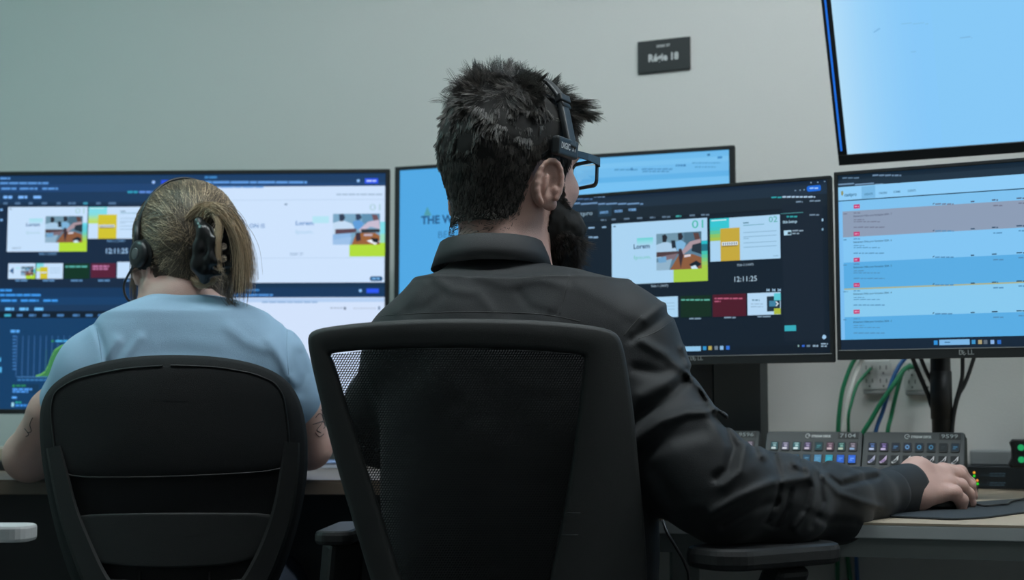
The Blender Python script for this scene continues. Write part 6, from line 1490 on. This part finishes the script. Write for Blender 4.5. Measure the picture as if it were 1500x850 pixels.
me, _ = sdf_mesh('tshirt', S, (-.82, 2.08, .48), (-.2, 2.45, 1.06), .003); tee = obj('tshirt', me, M_TEE, wo, smooth=True)
collar('neckband', P(271, 446, 2.295), Matrix.Rotation(R(-22), 3, 'X'), .0500, .0560, .012, R(1), M_TEE, tee)
for q_ in project_line(tee, [[(142, 480), (147, 510), (152, 550)], [(421, 477), (420, 510), (424, 560)]], -.0001):
    if len(q_) > 3: bm = bmesh.new(); tube(bm, q_, .0007, 5); obj('seam', bm, mat('tee_seam', (.2, .32, .45), .9), tee)
S = Sdf(); S.ell((-.525, 2.27, .545), (.16, .12, .08), .03)
for x, kx in ((-.61, -.64), (-.44, -.41)):
    S.chain([(np.array([x, 2.28, .555]), .082), (np.array([kx, 2.72, .575]), .060)], .03); S.chain([(np.array([kx, 2.72, .57]), .060), (np.array([kx, 2.70, .32]), .052), (np.array([kx, 2.66, .11]), .042)], .02)
S.add(f_box((-.52, 2.53, .4), (.6, .0105, .35), .001), .002, 'd') if False else None
me, _ = sdf_mesh('trousers', S, (-.8, 2.1, .04), (-.25, 2.82, .70), .007); obj('trousers', me, M_JEAN, wo, smooth=True)
for kx in (-.64, -.41):
    S = Sdf(); S.ell((kx, 2.77, .04), (.042, .115, .04), .02); S.ell((kx, 2.67, .065), (.038, .055, .055), .03); S.add(f_box((kx, 2.7, -.05), (.2, .3, .05), .001), .002, 'd')
    me, _ = sdf_mesh('shoe', S, (kx-.1, 2.55, -.02), (kx+.1, 2.95, .15), .006); obj('shoe', me, M_SHOE, wo, smooth=True)

# hair
M_WH = hair_mat('brown_hair', (.05, .037, .026), (.29, .22, .15), .42, 150)
M_WB = hair_mat('blonde_hair', (.34, .24, .15), (.95, .76, .52), .42, 160)
M_WC = mat('brown_hair_base', (.060, .044, .032), .8, var=.2, vscale=60)
def wline(p):
    x, y, z = np.abs(p[:, 0]), p[:, 1], p[:, 2]
    low = np.interp(y, [-.12, -.06, -.045, -.034, -.026, -.012, .012, .028, .040, .050, .062, .078, .12], [-.112, -.106, -.094, -.06, -.02, .002, .002, -.018, -.018, .020, .050, .078, .086]); return np.where((x > .0775) & (z < -.004) & (y > -.05), -.02, z-low)
def wcap(p):
    q = ((p-WC)@WR)/ws_; sh = q.shape; q = q.reshape(-1, 3); d = SK(q); hl = wline(q)
    bk_ = np.exp(-(((q[:, 0]+.02)/.05)**2+((q[:, 2]-.005)/.055)**2))*(q[:, 1] < 0)
    th = (.007+.004*np.clip((q[:, 2]-.02)/.08, 0, 1)+.010*bk_)*np.clip(hl/.018, 0, 1)-.0012*(1-np.clip(hl/.004, 0, 1))
    dirn = q-np.array([-.022, -.09, .01]); ang = np.arctan2(dirn[:, 0], dirn[:, 2]); th += .0008*np.sin(ang*26+vnoise(q, .03, 2)*2)
    return ((d-th)*ws_).reshape(sh[:-1])
S = Sdf(); S.add((wcap, WC, .17), .001); me, _ = sdf_mesh('hair', S, WC-.2, WC+.2, .0028)
bm = bmesh.new(); bm.from_mesh(me); V = np.array([v.co for v in bm.verts]); q = ((V-WC)@WR)/ws_; bad = wline(q) < .001
bmesh.ops.delete(bm, geom=[v for v, b in zip(bm.verts, bad) if b], context='VERTS'); whair = obj('hair', bm, M_WC, wo, smooth=True)
toH = lambda H: WC+(H*ws_)@WR.T
n = 15000; dd = rng.normal(size=(n, 3)); dd /= np.linalg.norm(dd, axis=1, keepdims=True); o0 = np.array([0, -.012, .02]); r0_ = skull_hit(dd); k_ = wline(r0_) > .0; r0_ = r0_[k_]
u0 = r0_-o0; u0 /= np.linalg.norm(u0, axis=1, keepdims=True); m_ = len(u0)
cp_ = np.array([-.024, -.10, .006])-o0; tg = cp_+np.stack([rng.normal(0, .012, m_), np.zeros(m_), rng.normal(0, .026, m_)], -1)+np.stack([u0[:, 0]*.02, u0[:, 0]*0, u0[:, 2]*.025], -1); tg /= np.linalg.norm(tg, axis=1, keepdims=True)
K = 9; om = np.arccos(np.clip((u0*tg).sum(1), -1, 1)); ln = rng.uniform(.6, 1, m_); P_ = []
frz = vnoise(u0*.08, .010, 61); lift0 = rng.uniform(.0, .0022, m_)
for k in range(K):
    t = ln*k/(K-1); w0 = np.sin((1-t)*om)/np.maximum(np.sin(om), 1e-4); w1 = np.sin(t*om)/np.maximum(np.sin(om), 1e-4); u = u0*w0[:, None]+tg*w1[:, None]; u /= np.linalg.norm(u, axis=1, keepdims=True); P_.append(u)
U = np.stack(P_, 1).reshape(-1, 3); pt = skull_hit(U); hl = wline(pt); bkk = np.exp(-(((pt[:, 0]+.02)/.05)**2+((pt[:, 2]-.005)/.055)**2))*(pt[:, 1] < 0)
th = (.007+.004*np.clip((pt[:, 2]-.02)/.08, 0, 1)+.010*bkk)*np.clip(hl/.018, 0, 1)
pt = pt+U*(th+.0004+np.repeat(lift0, K)+np.repeat(np.abs(frz), K)*.0012)[:, None]; HH = clump(pt.reshape(m_, K, 3), 1300, .5)
side_ = (vnoise(u0, .07, 9)+rng.normal(0, .35, m_)) > .42
strands('hair_strands', toH(HH[~side_]), None, 1, .00045, .00025, M_WH, whair); strands('highlight_strands', toH(HH[side_]), None, 1, .00045, .00025, M_WB, whair)
def lock(ctrl, n, spread, m, name, r=.00045, endspread=None, parent=None):
    C_ = np.array([PN(*c) for c in ctrl]); es = endspread or spread*2.2; k = len(C_); out = []
    base = np.array([list(v) for v in spline([Vector(c) for c in C_], 4)]); T_ = np.linspace(0, 1, len(base))[:, None]
    o1 = rng.normal(0, spread, (n, 1, 3)); o2_ = rng.normal(0, es, (n, 1, 3))*np.array([1, .6, .5]); o3 = rng.normal(0, spread*.8, (n, 1, 3)); ln_ = rng.uniform(.7, 1, (n, 1, 1))
    Tt = T_[None]*ln_; H = np.stack([np.array([np.interp(Tt[i, :, 0], T_[:, 0], base[:, a]) for i in range(n)]) for a in range(3)], -1)
    H = H+o1*(1-Tt)+o2_*Tt+o3*np.sin(Tt*PI); return strands(name, clump(H, max(4, n//14), .55), None, n, r, r*.35, m, parent or whair)
lock([(298, 322, 2.215), (310, 306, 2.20), (332, 316, 2.19), (350, 345, 2.19), (358, 390, 2.195), (356, 440, 2.20)], 650, .004, M_WB, 'ponytail', endspread=.010)
lock([(300, 326, 2.215), (318, 308, 2.20), (342, 325, 2.195), (354, 360, 2.20), (352, 405, 2.205), (345, 445, 2.21)], 550, .005, M_WH, 'ponytail_under', endspread=.012)
lock([(296, 322, 2.21), (312, 312, 2.195), (322, 330, 2.185), (318, 362, 2.185), (322, 402, 2.19)], 260, .0022, M_WB, 'front_lock', endspread=.005)
lock([(275, 322, 2.225), (292, 306, 2.215), (312, 303, 2.205), (330, 315, 2.20)], 300, .0035, M_WB, 'twist', endspread=.006)
lock([(330, 330, 2.20), (356, 350, 2.20), (370, 395, 2.21), (376, 420, 2.215)], 26, .004, M_WB, 'stray_hairs', r=.0003, endspread=.012)
lock([(338, 400, 2.21), (330, 425, 2.21), (342, 445, 2.21), (350, 456, 2.215)], 40, .004, M_WH, 'stray_hairs', r=.0003, endspread=.010)
lock([(212, 300, 2.36), (201, 345, 2.385), (196, 400, 2.39), (197, 440, 2.37), (203, 468, 2.36)], 70, .0025, M_WH, 'loose_lock', r=.0005, endspread=.006)
lock([(232, 392, 2.30), (226, 420, 2.29), (226, 445, 2.28), (222, 470, 2.265)], 50, .002, M_WH, 'loose_lock', r=.0005, endspread=.005)
lock([(296, 420, 2.235), (288, 428, 2.235), (284, 440, 2.24)], 30, .003, M_WH, 'nape_hairs', r=.0003, endspread=.005)
lock([(283, 408, 2.235), (290, 416, 2.225), (305, 416, 2.22), (316, 408, 2.22)], 160, .003, M_WB, 'nape_twist', endspread=.004)
# claw clip
clip = empty('hair_clip', PN(305, 368, 2.2), 'black claw clip holding up the woman\'s hair', 'hair clip')
M_CLIP = mat('clip_plastic', (.010, .011, .012), .3)
def cpt(x, y, d): return PN(x, y, d)
S = Sdf(); S.chain([(cpt(292, 326, 2.205), .009), (cpt(300, 340, 2.195), .011), (cpt(293, 362, 2.195), .0105), (cpt(291, 388, 2.20), .012), (cpt(300, 408, 2.21), .009)], .008)
S.chain([(cpt(300, 340, 2.195), .009), (cpt(312, 352, 2.188), .007), (cpt(309, 378, 2.188), .007), (cpt(302, 398, 2.20), .008)], .008)
S.cone(cpt(296, 380, 2.196), cpt(318, 384, 2.188), .008, .006, .006); S.cone(cpt(299, 400, 2.205), cpt(322, 400, 2.20), .007, .004, .006)
me, _ = sdf_mesh('claw', S, np.array(PN(305, 368, 2.2))-.09, np.array(PN(305, 368, 2.2))+.09, .0022); obj('claw', me, M_CLIP, clip, smooth=True)
S = Sdf(); S.chain([(cpt(330, 338, 2.20), .007), (cpt(342, 352, 2.20), .010), (cpt(345, 372, 2.205), .011), (cpt(337, 396, 2.21), .009)], .008)
for y in (350, 368, 386): S.cone(cpt(341, y, 2.20), cpt(318, y+4, 2.20), .0055, .0035, .004)
me, _ = sdf_mesh('claw', S, np.array(PN(332, 368, 2.2))-.08, np.array(PN(332, 368, 2.2))+.08, .0022); obj('claw', me, M_CLIP, clip, smooth=True)
bm = bmesh.new(); tube(bm, [cpt(306, 345, 2.20), cpt(324, 345, 2.20)], .0035, 12); obj('hinge', bm, M_CLIP, clip)
# her headset
def hw(x, y, z): return Vector(WW((x, y, z)))
h2 = empty('headset', hw(0, 0, .13), 'black headset with round ear cushion on the woman\'s left ear', 'headset')
bm = bmesh.new(); rings = []
for i in range(41):
    t = R(-86+146*i/40); p0 = Vector((.0945*math.sin(t), -.012, .1325*math.cos(t)-.002)); nrm = Vector((math.sin(t), 0, math.cos(t))); rings.append([bm.verts.new(hw(*(p0+Vector((0, 1, 0))*a*.0062+nrm*b*.0016))) for a, b in ((-1, -1), (-1, 1), (-.5, 1.7), (.5, 1.7), (1, 1), (1, -1))])
for i in range(40):
    for j in range(6): bm.faces.new((rings[i][j], rings[i][(j+1) % 6], rings[i+1][(j+1) % 6], rings[i+1][j]))
bm.faces.new(rings[0]); bm.faces.new(rings[-1][::-1]); bmesh.ops.recalc_face_normals(bm, faces=bm.faces[:]); obj('headband', bm, M_HSET, h2, smooth=True)
bm = bmesh.new(); tube(bm, [hw(-.0915, -.016, .045), hw(-.095, -.020, .020), hw(-.096, -.024, -.008)], [.005, .0045, .006], 10); obj('slider_arm', bm, M_HSET, h2)
_hp = hp; hp = hw
c = Vector((-.0825, -.028, -.014)); ax2 = Vector((-1, -.22, 0)).normalized()
bm = bmesh.new(); disc(bm, c, ax2, .0265, -.004, .010); obj('ear_cushion', bm, M_CHAIRFAB, h2, smooth=True)
bm = bmesh.new(); disc(bm, c, ax2, .0235, .008, .021, r2=.016); obj('ear_shell', bm, M_HSET, h2, smooth=True)
bm = bmesh.new(); disc(bm, c, ax2, .010, .020, .0225); obj('shell_cap', bm, mat('cap_grey', (.10, .11, .115), .3), h2, smooth=True)
bm = bmesh.new(); tube(bm, spline([hw(-.100, -.02, -.03), hw(-.100, .03, -.055), hw(-.075, .085, -.07), hw(-.045, .112, -.076)], 6), .002, 8); obj('microphone_boom', bm, M_HSET, h2)
bm = bmesh.new(); tube(bm, [hw(-.045, .112, -.076), hw(-.033, .118, -.077)], [.0045, .0055], 12); obj('microphone', bm, M_HSET, h2)
bm = bmesh.new(); hp = hw
tube(bm, [hw(.076, .016, .060), hw(.082, .016, .045)], [.006, .008], 10); obj('temple_pad', bm, M_HSET, h2)
hp = _hp
